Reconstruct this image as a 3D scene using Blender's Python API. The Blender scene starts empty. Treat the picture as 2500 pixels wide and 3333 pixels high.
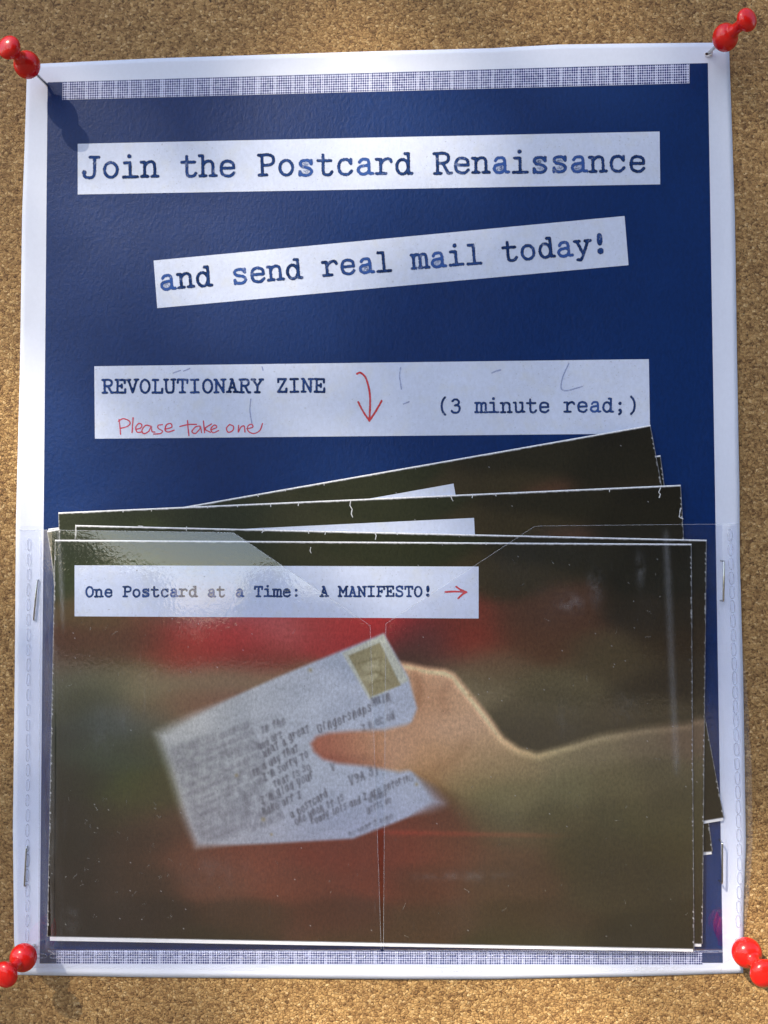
import bpy, math, random
import numpy as np
from mathutils import Vector, Matrix
random.seed(7); rng = np.random.default_rng(7)
SC = bpy.context.scene
COL = SC.collection
Z0 = 1.5                                   # height of the flyer's centre above the ground, metres

# ------------------------------------------------------------------ camera
FPX = 2500.0
CAMP = np.array([0.0087, -0.2330, Z0 - 0.0097])
CAMR = (1.6033, 0.0071, 0.0244)
cd = bpy.data.cameras.new('camera'); cam = bpy.data.objects.new('camera', cd); COL.objects.link(cam)
cam.location = CAMP.tolist(); cam.rotation_euler = CAMR
cd.sensor_fit = 'VERTICAL'; cd.sensor_height = 36; cd.lens = FPX / 3333 * 36
cd.clip_start = 0.01; cd.clip_end = 500
cd.dof.use_dof = True; cd.dof.focus_distance = 0.232; cd.dof.aperture_fstop = 11
SC.camera = cam
# ------------------------------------------------------------------ sky and sun
TOSUN = Vector((-0.83, -1.0, 1.19)).normalized()
wd = bpy.data.worlds.new('World'); SC.world = wd; wd.use_nodes = True
nt = wd.node_tree; nt.nodes.clear()
sk = nt.nodes.new('ShaderNodeTexSky'); sk.sky_type = 'NISHITA'; sk.sun_disc = False
sk.sun_elevation = math.asin(TOSUN.z); sk.sun_rotation = math.atan2(TOSUN.x, TOSUN.y)
sk.air_density = 1.0; sk.dust_density = 1.0; sk.ozone_density = 1.0
bg = nt.nodes.new('ShaderNodeBackground'); bg.inputs[1].default_value = 0.15
wo = nt.nodes.new('ShaderNodeOutputWorld')
nt.links.new(sk.outputs[0], bg.inputs[0]); nt.links.new(bg.outputs[0], wo.inputs[0])
sd = bpy.data.lights.new('sun', 'SUN'); sd.energy = 4.8; sd.angle = math.radians(0.5); sd.color = (1.0, 0.88, 0.70)
sun = bpy.data.objects.new('sun', sd); COL.objects.link(sun)
sun.rotation_euler = TOSUN.to_track_quat('Z', 'Y').to_euler()
sun.location = (-2, -2.5, 5)
SC.view_settings.view_transform = 'Standard'; SC.view_settings.look = 'None'
SC.view_settings.gamma = 1; SC.view_settings.exposure = 0.93
SC.cycles.transparent_max_bounces = 24; SC.cycles.max_bounces = 8
try:
    SC.cycles.use_denoising = True
except Exception: pass

# ------------------------------------------------------------------ projection helpers
def euler_m(e): return np.array(Matrix.Identity(3)) if False else np.array((Matrix.Rotation(e[2],3,'Z') @ Matrix.Rotation(e[1],3,'Y') @ Matrix.Rotation(e[0],3,'X')))
RM = euler_m(CAMR)
def unproj(px, py, h):
    """photo pixel -> world point lying h metres in front of the board (board plane y = 0, front is -y)"""
    px = np.asarray(px, float); py = np.asarray(py, float); h = np.asarray(h, float) + 0*px
    d = np.stack([(px-1250)/FPX, (1666.5-py)/FPX, -np.ones_like(px)], -1) @ RM.T
    t = (-h - CAMP[1]) / d[..., 1]
    return CAMP + d * t[..., None]
def proj(P):
    q = (np.asarray(P) - CAMP) @ RM
    return 1250 + FPX*q[..., 0]/-q[..., 2], 1666.5 - FPX*q[..., 1]/-q[..., 2]
def sst(a, b, x):
    t = np.clip((np.asarray(x, float)-a)/(b-a), 0, 1); return t*t*(3-2*t)
MM = 0.001
def hpaper(px, py):
    """lift of the pinned sheet off the cork (m)"""
    px = np.asarray(px, float); py = np.asarray(py, float)
    prof = np.sin(np.pi*np.clip((py-150)/3010, 0, 1))**0.8
    top = 1 - sst(1500, 1800, py)
    h = 0.40 + 0*px
    h = h + prof*sst(2335, 2425, px)*(0.7 + 1.1*sst(1900, 2700, py) + 0.28*np.sin(py/95.0)*(.4+sst(1900, 2600, py)))
    h = h + prof*(1-sst(40, 150, px))*(0.26 + 0.20*np.sin(py/120.0+1) + 0.10*np.sin(py/47.0))
    h = h + top*(0.45*np.sin(px/260.0+0.4)*np.sin(py/330.0+0.9) + 0.25*np.sin(px/150.0+py/400.0) + 0.5*np.exp(-((px-1180)/330)**2-((py-520)/260)**2))
    h = h + (1-sst(230, 420, py))*0.28*np.sin(px/210.0+2)
    h = h + sst(3090, 3180, py)*(0.16+0.14*np.sin(px/170.0))*np.sin(np.pi*np.clip((px-50)/2370,0,1))
    h = h + 0.05*np.sin(px/61.0)*np.sin(py/73.0)
    return np.maximum(h, 0.18)*MM
def surf(px, py, gap):
    return unproj(px, py, hpaper(px, py) + gap*MM)

# ------------------------------------------------------------------ mesh / object helpers
def mesh_obj(name, V, F, mat, parent=None, uv=None, attrs=None, smooth=True):
    me = bpy.data.meshes.new(name)
    V = np.asarray(V, float)
    me.from_pydata(V.tolist(), [], [tuple(f) for f in (F.tolist() if hasattr(F, 'tolist') else F)])
    if uv is not None:
        lay = me.uv_layers.new(name='UVMap')
        li = np.empty(len(me.loops), int); me.loops.foreach_get('vertex_index', li)
        lay.data.foreach_set('uv', np.asarray(uv, float)[li].ravel())
    for k, a in (attrs or {}).items():
        a = np.asarray(a, float)
        if a.ndim == 1:
            at = me.attributes.new(k, 'FLOAT', 'POINT'); at.data.foreach_set('value', a)
        else:
            at = me.color_attributes.new(k, 'FLOAT_COLOR', 'POINT'); at.data.foreach_set('color', np.c_[a, np.ones(len(a))].ravel())
    if smooth: me.polygons.foreach_set('use_smooth', np.ones(len(me.polygons), bool))
    if mat: me.materials.append(mat)
    me.update()
    o = bpy.data.objects.new(name, me); COL.objects.link(o)
    if parent: o.parent = parent; o.matrix_parent_inverse = parent.matrix_world.inverted()
    return o
def place_empty(name, loc, rot=(0, 0, 0)):
    o = bpy.data.objects.new(name, None); COL.objects.link(o); o.empty_display_size = 0.01
    o.location = loc; o.rotation_euler = rot
    o.matrix_world = Matrix.Translation(Vector(loc)) @ (Matrix.Rotation(rot[2],4,'Z') @ Matrix.Rotation(rot[1],4,'Y') @ Matrix.Rotation(rot[0],4,'X'))
    return o
def tag(o, label=None, cat=None, group=None, kind=None):
    for k, v in (('label', label), ('category', cat), ('group', group), ('kind', kind)):
        if v: o[k] = v
    return o
def grid_faces(nr, nc):
    i = np.arange((nr-1)*nc).reshape(nr-1, nc)[:, :-1].ravel()
    return np.stack([i, i+nc, i+nc+1, i+1], 1)
def patch(name, q, gap, mat, parent, nx, ny, soft=0.0):
    """printed quad given by its photo corners TL TR BR BL, following the sheet"""
    q = np.array(q, float); s, t = np.meshgrid(np.linspace(0, 1, nx), np.linspace(0, 1, ny))
    P = ((1-s)*(1-t))[..., None]*q[0] + (s*(1-t))[..., None]*q[1] + (s*t)[..., None]*q[2] + ((1-s)*t)[..., None]*q[3]
    W = surf(P[..., 0], P[..., 1], gap)
    L = np.linalg.norm(W[0, -1]-W[0, 0]); Hh = np.linalg.norm(W[-1, 0]-W[0, 0])
    uv = np.stack([s*L, (1-t)*Hh], -1)*1000
    return mesh_obj(name, W.reshape(-1, 3), grid_faces(ny, nx), mat, parent, uv=uv.reshape(-1, 2))

# ------------------------------------------------------------------ materials
def new_mat(name):
    m = bpy.data.materials.new(name); m.use_nodes = True; n = m.node_tree; n.nodes.clear()
    out = n.nodes.new('ShaderNodeOutputMaterial')
    return m, n, out
class NB:
    def __init__(s, n): s.n = n
    def __call__(s, typ, ins=None, **kw):
        nd = s.n.nodes.new('ShaderNode'+typ)
        for k, v in kw.items(): setattr(nd, k, v)
        for k, v in (ins or {}).items():
            if isinstance(v, bpy.types.NodeSocket): s.n.links.new(v, nd.inputs[k])
            else: nd.inputs[k].default_value = v
        return nd
    def math(s, op, a, b=0.0, c=0.0, clamp=False):
        return s('Math', {0: a, 1: b, 2: c}, operation=op, use_clamp=clamp).outputs[0]
    def mix(s, f, a, b, mode='MIX'):
        nd = s('Mix', data_type='RGBA', blend_type=mode)
        for i, v in ((0, f), (6, a), (7, b)):
            if isinstance(v, bpy.types.NodeSocket): s.n.links.new(v, nd.inputs[i])
            else: nd.inputs[i].default_value = v if not isinstance(v, tuple) or len(v) == 4 else v+(1,)
        return nd.outputs[2]
    def ramp(s, f, stops, interp='LINEAR'):
        nd = s('ValToRGB', {0: f}); cr = nd.color_ramp; cr.interpolation = interp
        while len(cr.elements) < len(stops): cr.elements.new(0.5)
        for e, (p, c) in zip(cr.elements, stops): e.position = p; e.color = c if len(c) == 4 else tuple(c)+(1,)
        return nd.outputs[0]
    def ss(s, a, b, x):
        return s('MapRange', {0: x, 1: a, 2: b, 3: 0.0, 4: 1.0}, interpolation_type='SMOOTHSTEP').outputs[0]
    def noise(s, vec, scale, detail=3, rough=.5, **k):
        return s('TexNoise', {'Vector': vec, 'Scale': scale, 'Detail': detail, 'Roughness': rough}, **k)

def m_paper(name, col, rough=.6, spec=.35, grain=.10, mottle=.06, bump=.00003, speck=0.0):
    m, n, out = new_mat(name); B = NB(n)
    pos = B('NewGeometry').outputs[0]
    st = B('Mapping', {0: pos, 3: (1, 1, .55)}).outputs[0]
    n1 = B.noise(st, 1150, 4, .62).outputs[0]; n2 = B.noise(pos, 60, 4).outputs[0]; n3 = B.noise(pos, 900, 2, .7).outputs[0]
    f = B.math('ADD', B.math('MULTIPLY', B.math('SUBTRACT', n1, .5), grain*2), B.math('MULTIPLY', B.math('SUBTRACT', n2, .5), mottle*2))
    g = B.math('ADD', 1.0, B.math('ADD', f, B.math('MULTIPLY', B.math('SUBTRACT', n3, .5), mottle*2)))
    c = B('VectorMath', {0: tuple(col[:3]), 3: g}, operation='SCALE').outputs[0]
    if speck:
        sp = B.noise(pos, 1500, 2, .5).outputs[0]
        c = B.mix(B.math('MULTIPLY', B.ss(.66, .74, sp), speck), c, (.30, .32, .38, 1))
        wb = B.noise(pos, 180, 5, .6).outputs[0]
        c = B.mix(B.math('MULTIPLY', B.ss(.45, .75, wb), speck*.7), c, (.62, .63, .60, 1))
    bp = B('Bump', {'Strength': 1.0, 'Distance': bump, 'Height': B.math('ADD', n1, B.math('MULTIPLY', n3, .8))}).outputs[0]
    b = B('BsdfPrincipled', {'Base Color': c, 'Roughness': rough, 'Specular IOR Level': spec, 'Normal': bp})
    n.links.new(b.outputs[0], out.inputs[0]); return m
MAT = {}
MAT['paper'] = m_paper('white_paper', (.71, .75, .87), .55, .3, .035, .03, .00003)
MAT['strip'] = m_paper('typed_strip_print', (.60, .66, .82), .55, .3, .10, .09, .00005, speck=.45)
MAT['blue'] = m_paper('blue_ink_print', (.0017, .0225, .115), .45, .21, .32, .12, .00009)
MAT['page'] = m_paper('page_paper', (.82, .82, .84), .7, .3, .03, .03, .00001)

def m_weave():
    m, n, out = new_mat('woven_band_print'); B = NB(n)
    uv = B('TexCoord').outputs['UV']; pos = B('NewGeometry').outputs[0]
    sx = B('SeparateXYZ', {0: uv})
    nz = B.noise(pos, 1300, 2).outputs[0]
    P = .70                                                       # mm between dots
    a = B.math('ABSOLUTE', B.math('SUBTRACT', B.math('FRACT', B.math('MULTIPLY', sx.outputs[0], 1/P)), .5))
    b = B.math('ABSOLUTE', B.math('SUBTRACT', B.math('FRACT', B.math('MULTIPLY', sx.outputs[1], 1/.73)), .5))
    cell = B('CombineXYZ', {0: B.math('FLOOR', B.math('MULTIPLY', sx.outputs[0], 1/P)), 1: B.math('FLOOR', B.math('MULTIPLY', sx.outputs[1], 1/.73))}).outputs[0]
    colid = B('CombineXYZ', {0: B.math('FLOOR', B.math('MULTIPLY', sx.outputs[0], 1/P))}).outputs[0]
    wn = B('TexWhiteNoise', {0: cell}, noise_dimensions='3D').outputs[0]
    wc = B('TexWhiteNoise', {0: colid}, noise_dimensions='3D').outputs[0]
    r = B.math('SQRT', B.math('ADD', B.math('MULTIPLY', a, a), B.math('MULTIPLY', b, b)))
    rad = B.math('ADD', .37, B.math('ADD', B.math('MULTIPLY', wn, .10), B.math('MULTIPLY', B.math('SUBTRACT', nz, .5), .18)))
    rad = B.math('SUBTRACT', rad, B.math('MULTIPLY', B.math('LESS_THAN', B.math('FRACT', B.math('ADD', B.math('MULTIPLY', B.math('FLOOR', B.math('MULTIPLY', sx.outputs[0], 1/P)), 1/7.0), B.math('MULTIPLY', B.noise(B('VectorMath', {0: colid, 3: .045}, operation='SCALE').outputs[0], 1.0, 1).outputs[0], 1.6))), .13), .15))
    dm = B.math('SUBTRACT', rad, r); f = B.ss(-.04, .08, dm)
    c = B.mix(f, (.60, .63, .80, 1), (.008, .025, .16, 1))
    bs = B('BsdfPrincipled', {'Base Color': c, 'Roughness': .55, 'Specular IOR Level': .3}); n.links.new(bs.outputs[0], out.inputs[0]); return m
MAT['weave'] = m_weave()

def m_ink(name, dark, light, opacity=1.0, ragged=.55, ring=.5):
    """ink that follows the 'dist' attribute (0 = middle of a stroke, 1 = its rim) with a ragged rim"""
    m, n, out = new_mat(name); B = NB(n)
    d = B('Attribute', attribute_name='dist').outputs['Fac']; tone = B('Attribute', attribute_name='tone').outputs['Fac']; fill = B('Attribute', attribute_name='fill').outputs['Fac']
    pos = B('NewGeometry').outputs[0]
    n1 = B.noise(pos, 2400, 3, .6).outputs[0]; n2 = B.noise(pos, 700, 2).outputs[0]
    dd = B.math('ADD', d, B.math('MULTIPLY', B.math('SUBTRACT', n1, .5), ragged*2))
    a = B.ss(1.25, .75, dd)
    a = B.math('MULTIPLY', a, B.math('SUBTRACT', 1.0, B.math('MULTIPLY', B.ss(.50, .78, n2), .45)))
    fl = B.math('MULTIPLY', fill, B.ss(.35, .62, n1))
    al = B.math('MULTIPLY', B.math('MAXIMUM', a, fl), opacity)
    t = B.math('ADD', B.math('MULTIPLY', B.math('SUBTRACT', 1.0, B.math('MINIMUM', d, 1.0)), ring), B.math('ADD', tone, B.math('MULTIPLY', B.math('SUBTRACT', n2, .45), 1.2)), clamp=True)
    c = B.mix(t, dark, light)
    di = B('BsdfDiffuse', {0: c}); tr = B('BsdfTransparent')
    mx = B('MixShader', {0: al, 1: tr.outputs[0], 2: di.outputs[0]})
    n.links.new(mx.outputs[0], out.inputs[0]); return m
MAT['ink'] = m_ink('typewriter_ink', (.006, .014, .048), (.045, .105, .33))
MAT['redpencil'] = m_ink('red_pencil', (.55, .035, .04), (.75, .12, .13), .92, .45, .3)
MAT['redpen'] = m_ink('red_pen', (.62, .035, .07), (.74, .13, .17), .95, .4, .3)
MAT['faint'] = m_ink('faint_blue_smudge', (.16, .24, .55), (.30, .38, .7), .42, .7, .3)
MAT['crack'] = m_ink('white_worn_crease', (.75, .76, .78), (.6, .6, .6), .9, .7, .1)
MAT['lint'] = m_ink('pale_lint', (.55, .55, .48), (.35, .35, .3), .65, .5, .1)

def m_photo():
    m, n, out = new_mat('printed_photograph'); B = NB(n)
    c = B('Attribute', attribute_name='print').outputs['Color']; tc = B('TexCoord').outputs['Object']
    st = B('Mapping', {0: tc, 3: (1, 1, .6)}).outputs[0]
    n1 = B.noise(st, 1500, 4, .7).outputs[0]; n2 = B.noise(tc, 600, 2).outputs[0]
    g = B.math('ADD', 1.0, B.math('ADD', B.math('MULTIPLY', B.math('SUBTRACT', n1, .5), 1.15), B.math('MULTIPLY', B.math('SUBTRACT', n2, .5), .35)))
    c = B('VectorMath', {0: c, 3: g}, operation='SCALE').outputs[0]
    bp = B('Bump', {'Strength': 1.0, 'Distance': .00011, 'Height': n1}).outputs[0]
    b = B('BsdfPrincipled', {'Base Color': c, 'Roughness': .5, 'Specular IOR Level': .2, 'Normal': bp})
    n.links.new(b.outputs[0], out.inputs[0]); return m
MAT['photo'] = m_photo()

def m_cork():
    m, n, out = new_mat('granulated_cork'); B = NB(n)
    pos = B('NewGeometry').outputs[0]
    wv = B.noise(pos, 500, 2).outputs[1]
    p2 = B('VectorMath', {0: pos, 1: B('VectorMath', {0: wv, 3: .0009}, operation='SCALE').outputs[0]}, operation='ADD').outputs[0]
    p2 = B('Mapping', {0: p2, 3: (1, 1, 1.15)}).outputs[0]
    v1 = B('TexVoronoi', {'Vector': p2, 'Scale': 1050, 'Randomness': 1.0}); v2 = B('TexVoronoi', {'Vector': p2, 'Scale': 1050}, feature='DISTANCE_TO_EDGE')
    v3 = B('TexVoronoi', {'Vector': p2, 'Scale': 1900}); 
    r1 = B('SeparateColor', {0: v1.outputs['Color']}); r3 = B('SeparateColor', {0: v3.outputs['Color']})
    t = B.math('ADD', B.math('MULTIPLY', r1.outputs[0], .62), B.math('MULTIPLY', r3.outputs[0], .38))
    c = B.ramp(t, [(.08, (.14, .068, .024)), (.3, (.31, .172, .062)), (.55, (.43, .252, .094)), (.8, (.53, .328, .130)), (.97, (.72, .51, .26))])
    pores = B.noise(pos, 1150, 3, .6).outputs[0]
    c = B.mix(B.math('MULTIPLY', B.ss(.57, .66, pores), .92), c, (.07, .034, .014, 1))
    ed = B.ss(.02, .16, v2.outputs[0])
    c = B.mix(B.math('MULTIPLY', B.math('SUBTRACT', 1.0, ed), .14), c, (.12, .062, .024, 1))
    big = B.noise(pos, 26, 3).outputs[0]
    c = B.mix(B.math('MULTIPLY', B.ss(.4, .75, big), .16), c, (.28, .15, .06, 1))
    h = B.math('ADD', B.math('MULTIPLY', ed, .6), B.math('ADD', B.math('MULTIPLY', r1.outputs[1], .7), B.math('MULTIPLY', B.math('SUBTRACT', 1.0, pores), 1.2)))
    bp = B('Bump', {'Strength': 1.0, 'Distance': .00026, 'Height': h}).outputs[0]
    b = B('BsdfPrincipled', {'Base Color': c, 'Roughness': .75, 'Specular IOR Level': .35, 'Normal': bp})
    n.links.new(b.outputs[0], out.inputs[0]); return m
MAT['cork'] = m_cork()

def m_film(name, haze=.009, refl=1.0, edge=False):
    m, n, out = new_mat(name); B = NB(n)
    pos = B('NewGeometry').outputs[0]
    frost_and_glare = B('Attribute', attribute_name='frost_and_glare').outputs['Fac']
    nz = B.noise(B('Mapping', {0: pos, 3: (1, 1, .35)}).outputs[0], 60, 1, .4).outputs[0]
    rp = B('Attribute', attribute_name='ripple').outputs['Fac']
    nr = B.noise(B('Mapping', {0: pos, 3: (.22, 1, 2.4)}).outputs[0], 170, 2, .5).outputs[0]
    nz = B.math('ADD', nz, B.math('MULTIPLY', nr, B.math('MULTIPLY', rp, .9)))
    fine = B.noise(pos, 900, 2).outputs[0]
    bp = B('Bump', {'Strength': 1.0, 'Distance': .00014, 'Height': nz}).outputs[0]
    bp2 = B('Bump', {'Strength': 1.0, 'Distance': .00002, 'Height': fine, 'Normal': bp}).outputs[0]
    co = B.math('ABSOLUTE', B('VectorMath', {0: B('NewGeometry').outputs['Incoming'], 1: bp}, operation='DOT_PRODUCT').outputs['Value'])
    sch = B.math('ADD', .04, B.math('MULTIPLY', .96, B.math('POWER', B.math('SUBTRACT', 1.0, co, clamp=True), 5.0)))
    fr = B.math('MULTIPLY', sch, 2.1*refl, clamp=True)
    gl = B('BsdfGlossy', {0: B('CombineXYZ', {0: fr, 1: fr, 2: fr}).outputs[0], 'Roughness': .035, 'Normal': bp2})
    tr = B('BsdfTransparent', {0: (.935, .94, .955, 1)})
    m1 = B('AddShader', {0: tr.outputs[0], 1: gl.outputs[0]})
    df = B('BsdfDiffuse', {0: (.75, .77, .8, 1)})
    sc = B.noise(B('Mapping', {0: pos, 3: (1, 1, .06)}).outputs[0], 900, 2).outputs[0]
    smu = B.noise(pos, 45, 5, .6).outputs[0]
    hz = B.math('ADD', B.math('MULTIPLY', B.ss(.4, .8, smu), haze), B.math('MULTIPLY', B.ss(.72, .78, sc), .03))
    hz = B.math('ADD', hz, B.math('MULTIPLY', frost_and_glare, B.math('ADD', .35, B.math('MULTIPLY', fine, .5))), clamp=True)
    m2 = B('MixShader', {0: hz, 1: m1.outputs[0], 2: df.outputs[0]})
    n.links.new(m2.outputs[0], out.inputs[0]); return m
MAT['film'] = m_film('clear_plastic_film'); MAT['film_back'] = m_film('clear_back_film', .02, .5)
def m_simple(name, col, rough, metal=0.0, spec=.5, alpha=1.0, bump=0.0, bscale=1000, coat=0.0, sss=0.0, fl=0.0):
    m, n, out = new_mat(name); B = NB(n)
    pos = B('TexCoord').outputs['Object']; nz = B.noise(pos, bscale, 3).outputs[0]
    g = B.math('ADD', 1-fl/2, B.math('MULTIPLY', nz, fl))
    c = B('VectorMath', {0: tuple(col[:3]), 3: g}, operation='SCALE').outputs[0]
    ins = {'Base Color': c, 'Roughness': rough, 'Metallic': metal, 'Specular IOR Level': spec, 'Coat Weight': coat}
    if sss: ins['Subsurface Weight'] = sss; ins['Subsurface Radius'] = (1, .2, .1); ins['Subsurface Scale'] = .002
    if bump: ins['Normal'] = B('Bump', {'Strength': 1.0, 'Distance': bump, 'Height': nz}).outputs[0]
    b = B('BsdfPrincipled', ins)
    if alpha < 1:
        tr = B('BsdfTransparent'); mx = B('MixShader', {0: alpha, 1: tr.outputs[0], 2: b.outputs[0]}); n.links.new(mx.outputs[0], out.inputs[0])
    else: n.links.new(b.outputs[0], out.inputs[0])
    return m
MAT['edge'] = m_simple('film_cut_edge', (.75, .78, .82), .15, alpha=.22)
MAT['seal'] = m_simple('embossed_plastic', (.50, .53, .66), .12, alpha=.40, spec=1.0)
MAT['red'] = m_simple('glossy_red_plastic', (.72, .012, .008), .22, spec=.45, coat=.15, fl=.15, bscale=300, sss=.2)
MAT['steel'] = m_simple('pin_steel', (.62, .60, .56), .25, metal=1.0, fl=.3, bscale=800)
MAT['staple'] = m_simple('staple_wire', (.50, .50, .48), .22, metal=1.0, fl=.4, bscale=900)
MAT['leaf'] = m_simple('added_leaf_green', (.05, .10, .02), .5, fl=.6, bscale=9)
MAT['bark'] = m_simple('bark_brown', (.10, .07, .045), .9, fl=.8, bscale=30, bump=.01)
MAT['ground'] = m_simple('paved_ground', (.085, .07, .055), .9, fl=.5, bscale=3, bump=.004)
MAT['hole'] = m_simple('torn_cork_hole', (.05, .02, .01), .9)

# ------------------------------------------------------------------ setting: cork board and the ground below it
def slab(name, x0, x1, z0, z1, thick, mat, n=60):
    xs, zs = np.meshgrid(np.linspace(x0, x1, n), np.linspace(z1, z0, n))
    y = 0.00012*np.sin(xs*310)*np.sin(zs*260)
    V = np.stack([xs, y, zs], -1).reshape(-1, 3); F = grid_faces(n, n).tolist()
    k = len(V); V = np.r_[V, [[x0, thick, z1], [x1, thick, z1], [x1, thick, z0], [x0, thick, z0]]]
    F += [(k, k+1, k+2, k+3), tuple(range(n-1, -1, -1))+(k, k+1)[::1], tuple(range((n-1)*n, n*n))+(k+2, k+3),
          tuple(range(0, n*n, n))+(k+3, k), tuple(range(n*n-1, 0, -n))+(k+1, k+2)]
    return mesh_obj(name, V, F, mat)
cork = slab('cork_board', -.34, .34, Z0-.36, Z0+.36, .012, MAT['cork'])
tag(cork, 'golden brown granulated cork notice board behind the flyer', kind='structure')
g = mesh_obj('ground', [(-60, -120, 0), (60, -120, 0), (60, 4, 0), (-60, 4, 0)], [(0, 1, 2, 3)], MAT['ground'], smooth=False)
tag(g, 'grey brown paved ground in front of the board', kind='structure')

# ------------------------------------------------------------------ flyer sheet
fl_root = place_empty('flyer', (0, -.0004, Z0 - .1397))
tag(fl_root, 'large dark blue flyer with white border and typed strips, pinned to the cork board', 'flyer')
Ledge = [(87, 212), (87, 258), (80, 480), (72, 700), (65, 1200), (52, 1700), (48, 2200), (42, 2700), (46, 3060), (54, 3173)]
Redge = [(2372, 141), (2374, 175), (2383, 430), (2392, 700), (2399, 1150), (2407, 1600), (2408, 1817), (2419, 2200), (2424, 2500), (2428, 2750), (2420, 2950), (2419, 3167)]
Tedge = [(87, 212), (136, 207), (500, 190), (900, 177), (1250, 166), (1600, 157), (1817, 145), (2100, 141), (2321, 139), (2372, 141)]
Bedge = [(54, 3173), (500, 3181), (900, 3184), (1300, 3187), (1600, 3187), (2070, 3178), (2419, 3167)]
def resample(pts, n, axis):
    p = np.array(pts, float); t = (p[:, axis]-p[0, axis])/(p[-1, axis]-p[0, axis]); u = np.linspace(0, 1, n)
    return np.stack([np.interp(u, t, p[:, 0]), np.interp(u, t, p[:, 1])], 1)
NX, NY = 150, 190
T_, B_ = resample(Tedge, NX, 0), resample(Bedge, NX, 0); L_, R_ = resample(Ledge, NY, 1), resample(Redge, NY, 1)
s, t = np.meshgrid(np.linspace(0, 1, NX), np.linspace(0, 1, NY)); s = s[..., None]; t = t[..., None]
C = (1-t)*T_[None]+t*B_[None]+(1-s)*L_[:, None]+s*R_[:, None] - ((1-s)*(1-t)*T_[0]+s*(1-t)*T_[-1]+(1-s)*t*B_[0]+s*t*B_[-1])
W = surf(C[..., 0], C[..., 1], 0.0); V = W.reshape(-1, 3); F = grid_faces(NY, NX).tolist()
# a second skin 0.1 mm behind and a closed rim give the sheet its thickness
k = len(V); Vb = V + np.array([0, .0001, 0]); rim = list(range(NX)) + [r*NX+NX-1 for r in range(1, NY)] + [(NY-1)*NX+c for c in range(NX-2, -1, -1)] + [r*NX for r in range(NY-2, 0, -1)]
F2 = [tuple(reversed([i+k for i in f])) for f in F]; F3 = [(rim[i], rim[(i+1) % len(rim)], rim[(i+1) % len(rim)]+k, rim[i]+k) for i in range(len(rim))]
mesh_obj('paper_sheet', np.r_[V, Vb], F+F2+F3, MAT['paper'], fl_root)
mesh_q = [(155, 268), (2304, 205), (2353, 3134), (129, 3136)]
patch('blue_panel', mesh_q, .05, MAT['blue'], fl_root, 140, 180)
patch('woven_band', [(204, 267), (2244, 208), (2244, 271), (203, 325)], .10, MAT['weave'], fl_root, 140, 8)['label'] = 'pale woven-texture band printed along the top'
patch('woven_band', [(184, 3093), (2286, 3100), (2286, 3140), (184, 3137)], .10, MAT['weave'], fl_root, 140, 6)['label'] = 'pale woven-texture band printed along the bottom'
STRIPS = [[(253, 468), (2147, 428), (2149, 600), (253, 633)], [(500, 848), (2033, 703), (2046, 863), (512, 1003)], [(307, 1192), (2112, 1169), (2116, 1411), (309, 1428)]]
strips = []
for q, lb in zip(STRIPS, ('strip reading Join the Postcard Renaissance', 'tilted strip reading and send real mail today!', 'wide strip reading REVOLUTIONARY ZINE (3 minute read;)')):
    o = patch('typed_strip', q, .10, MAT['strip'], fl_root, 130, 20); o['label'] = lb; strips.append(o)

# ------------------------------------------------------------------ lettering: skeleton strokes -> ink sheets
def arc(cx, cy, rx, ry, a0=0, a1=360, n=22):
    return [(cx+rx*math.cos(math.radians(a0+(a1-a0)*i/n)), cy+ry*math.sin(math.radians(a0+(a1-a0)*i/n))) for i in range(n+1)]
def curve(p, n=6):
    p = [np.array(q, float) for q in p]
    if len(p) < 3: return [tuple(q) for q in p]
    e = [2*p[0]-p[1]]+p+[2*p[-1]-p[-2]]; out = []
    for i in range(1, len(e)-2):
        for j in range(n):
            t = j/n; out.append(tuple(.5*((2*e[i])+(-e[i-1]+e[i+1])*t+(2*e[i-1]-5*e[i]+4*e[i+1]-e[i+2])*t*t+(-e[i-1]+3*e[i]-3*e[i+1]+e[i+2])*t**3)))
    out.append(tuple(p[-1])); return out
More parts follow.
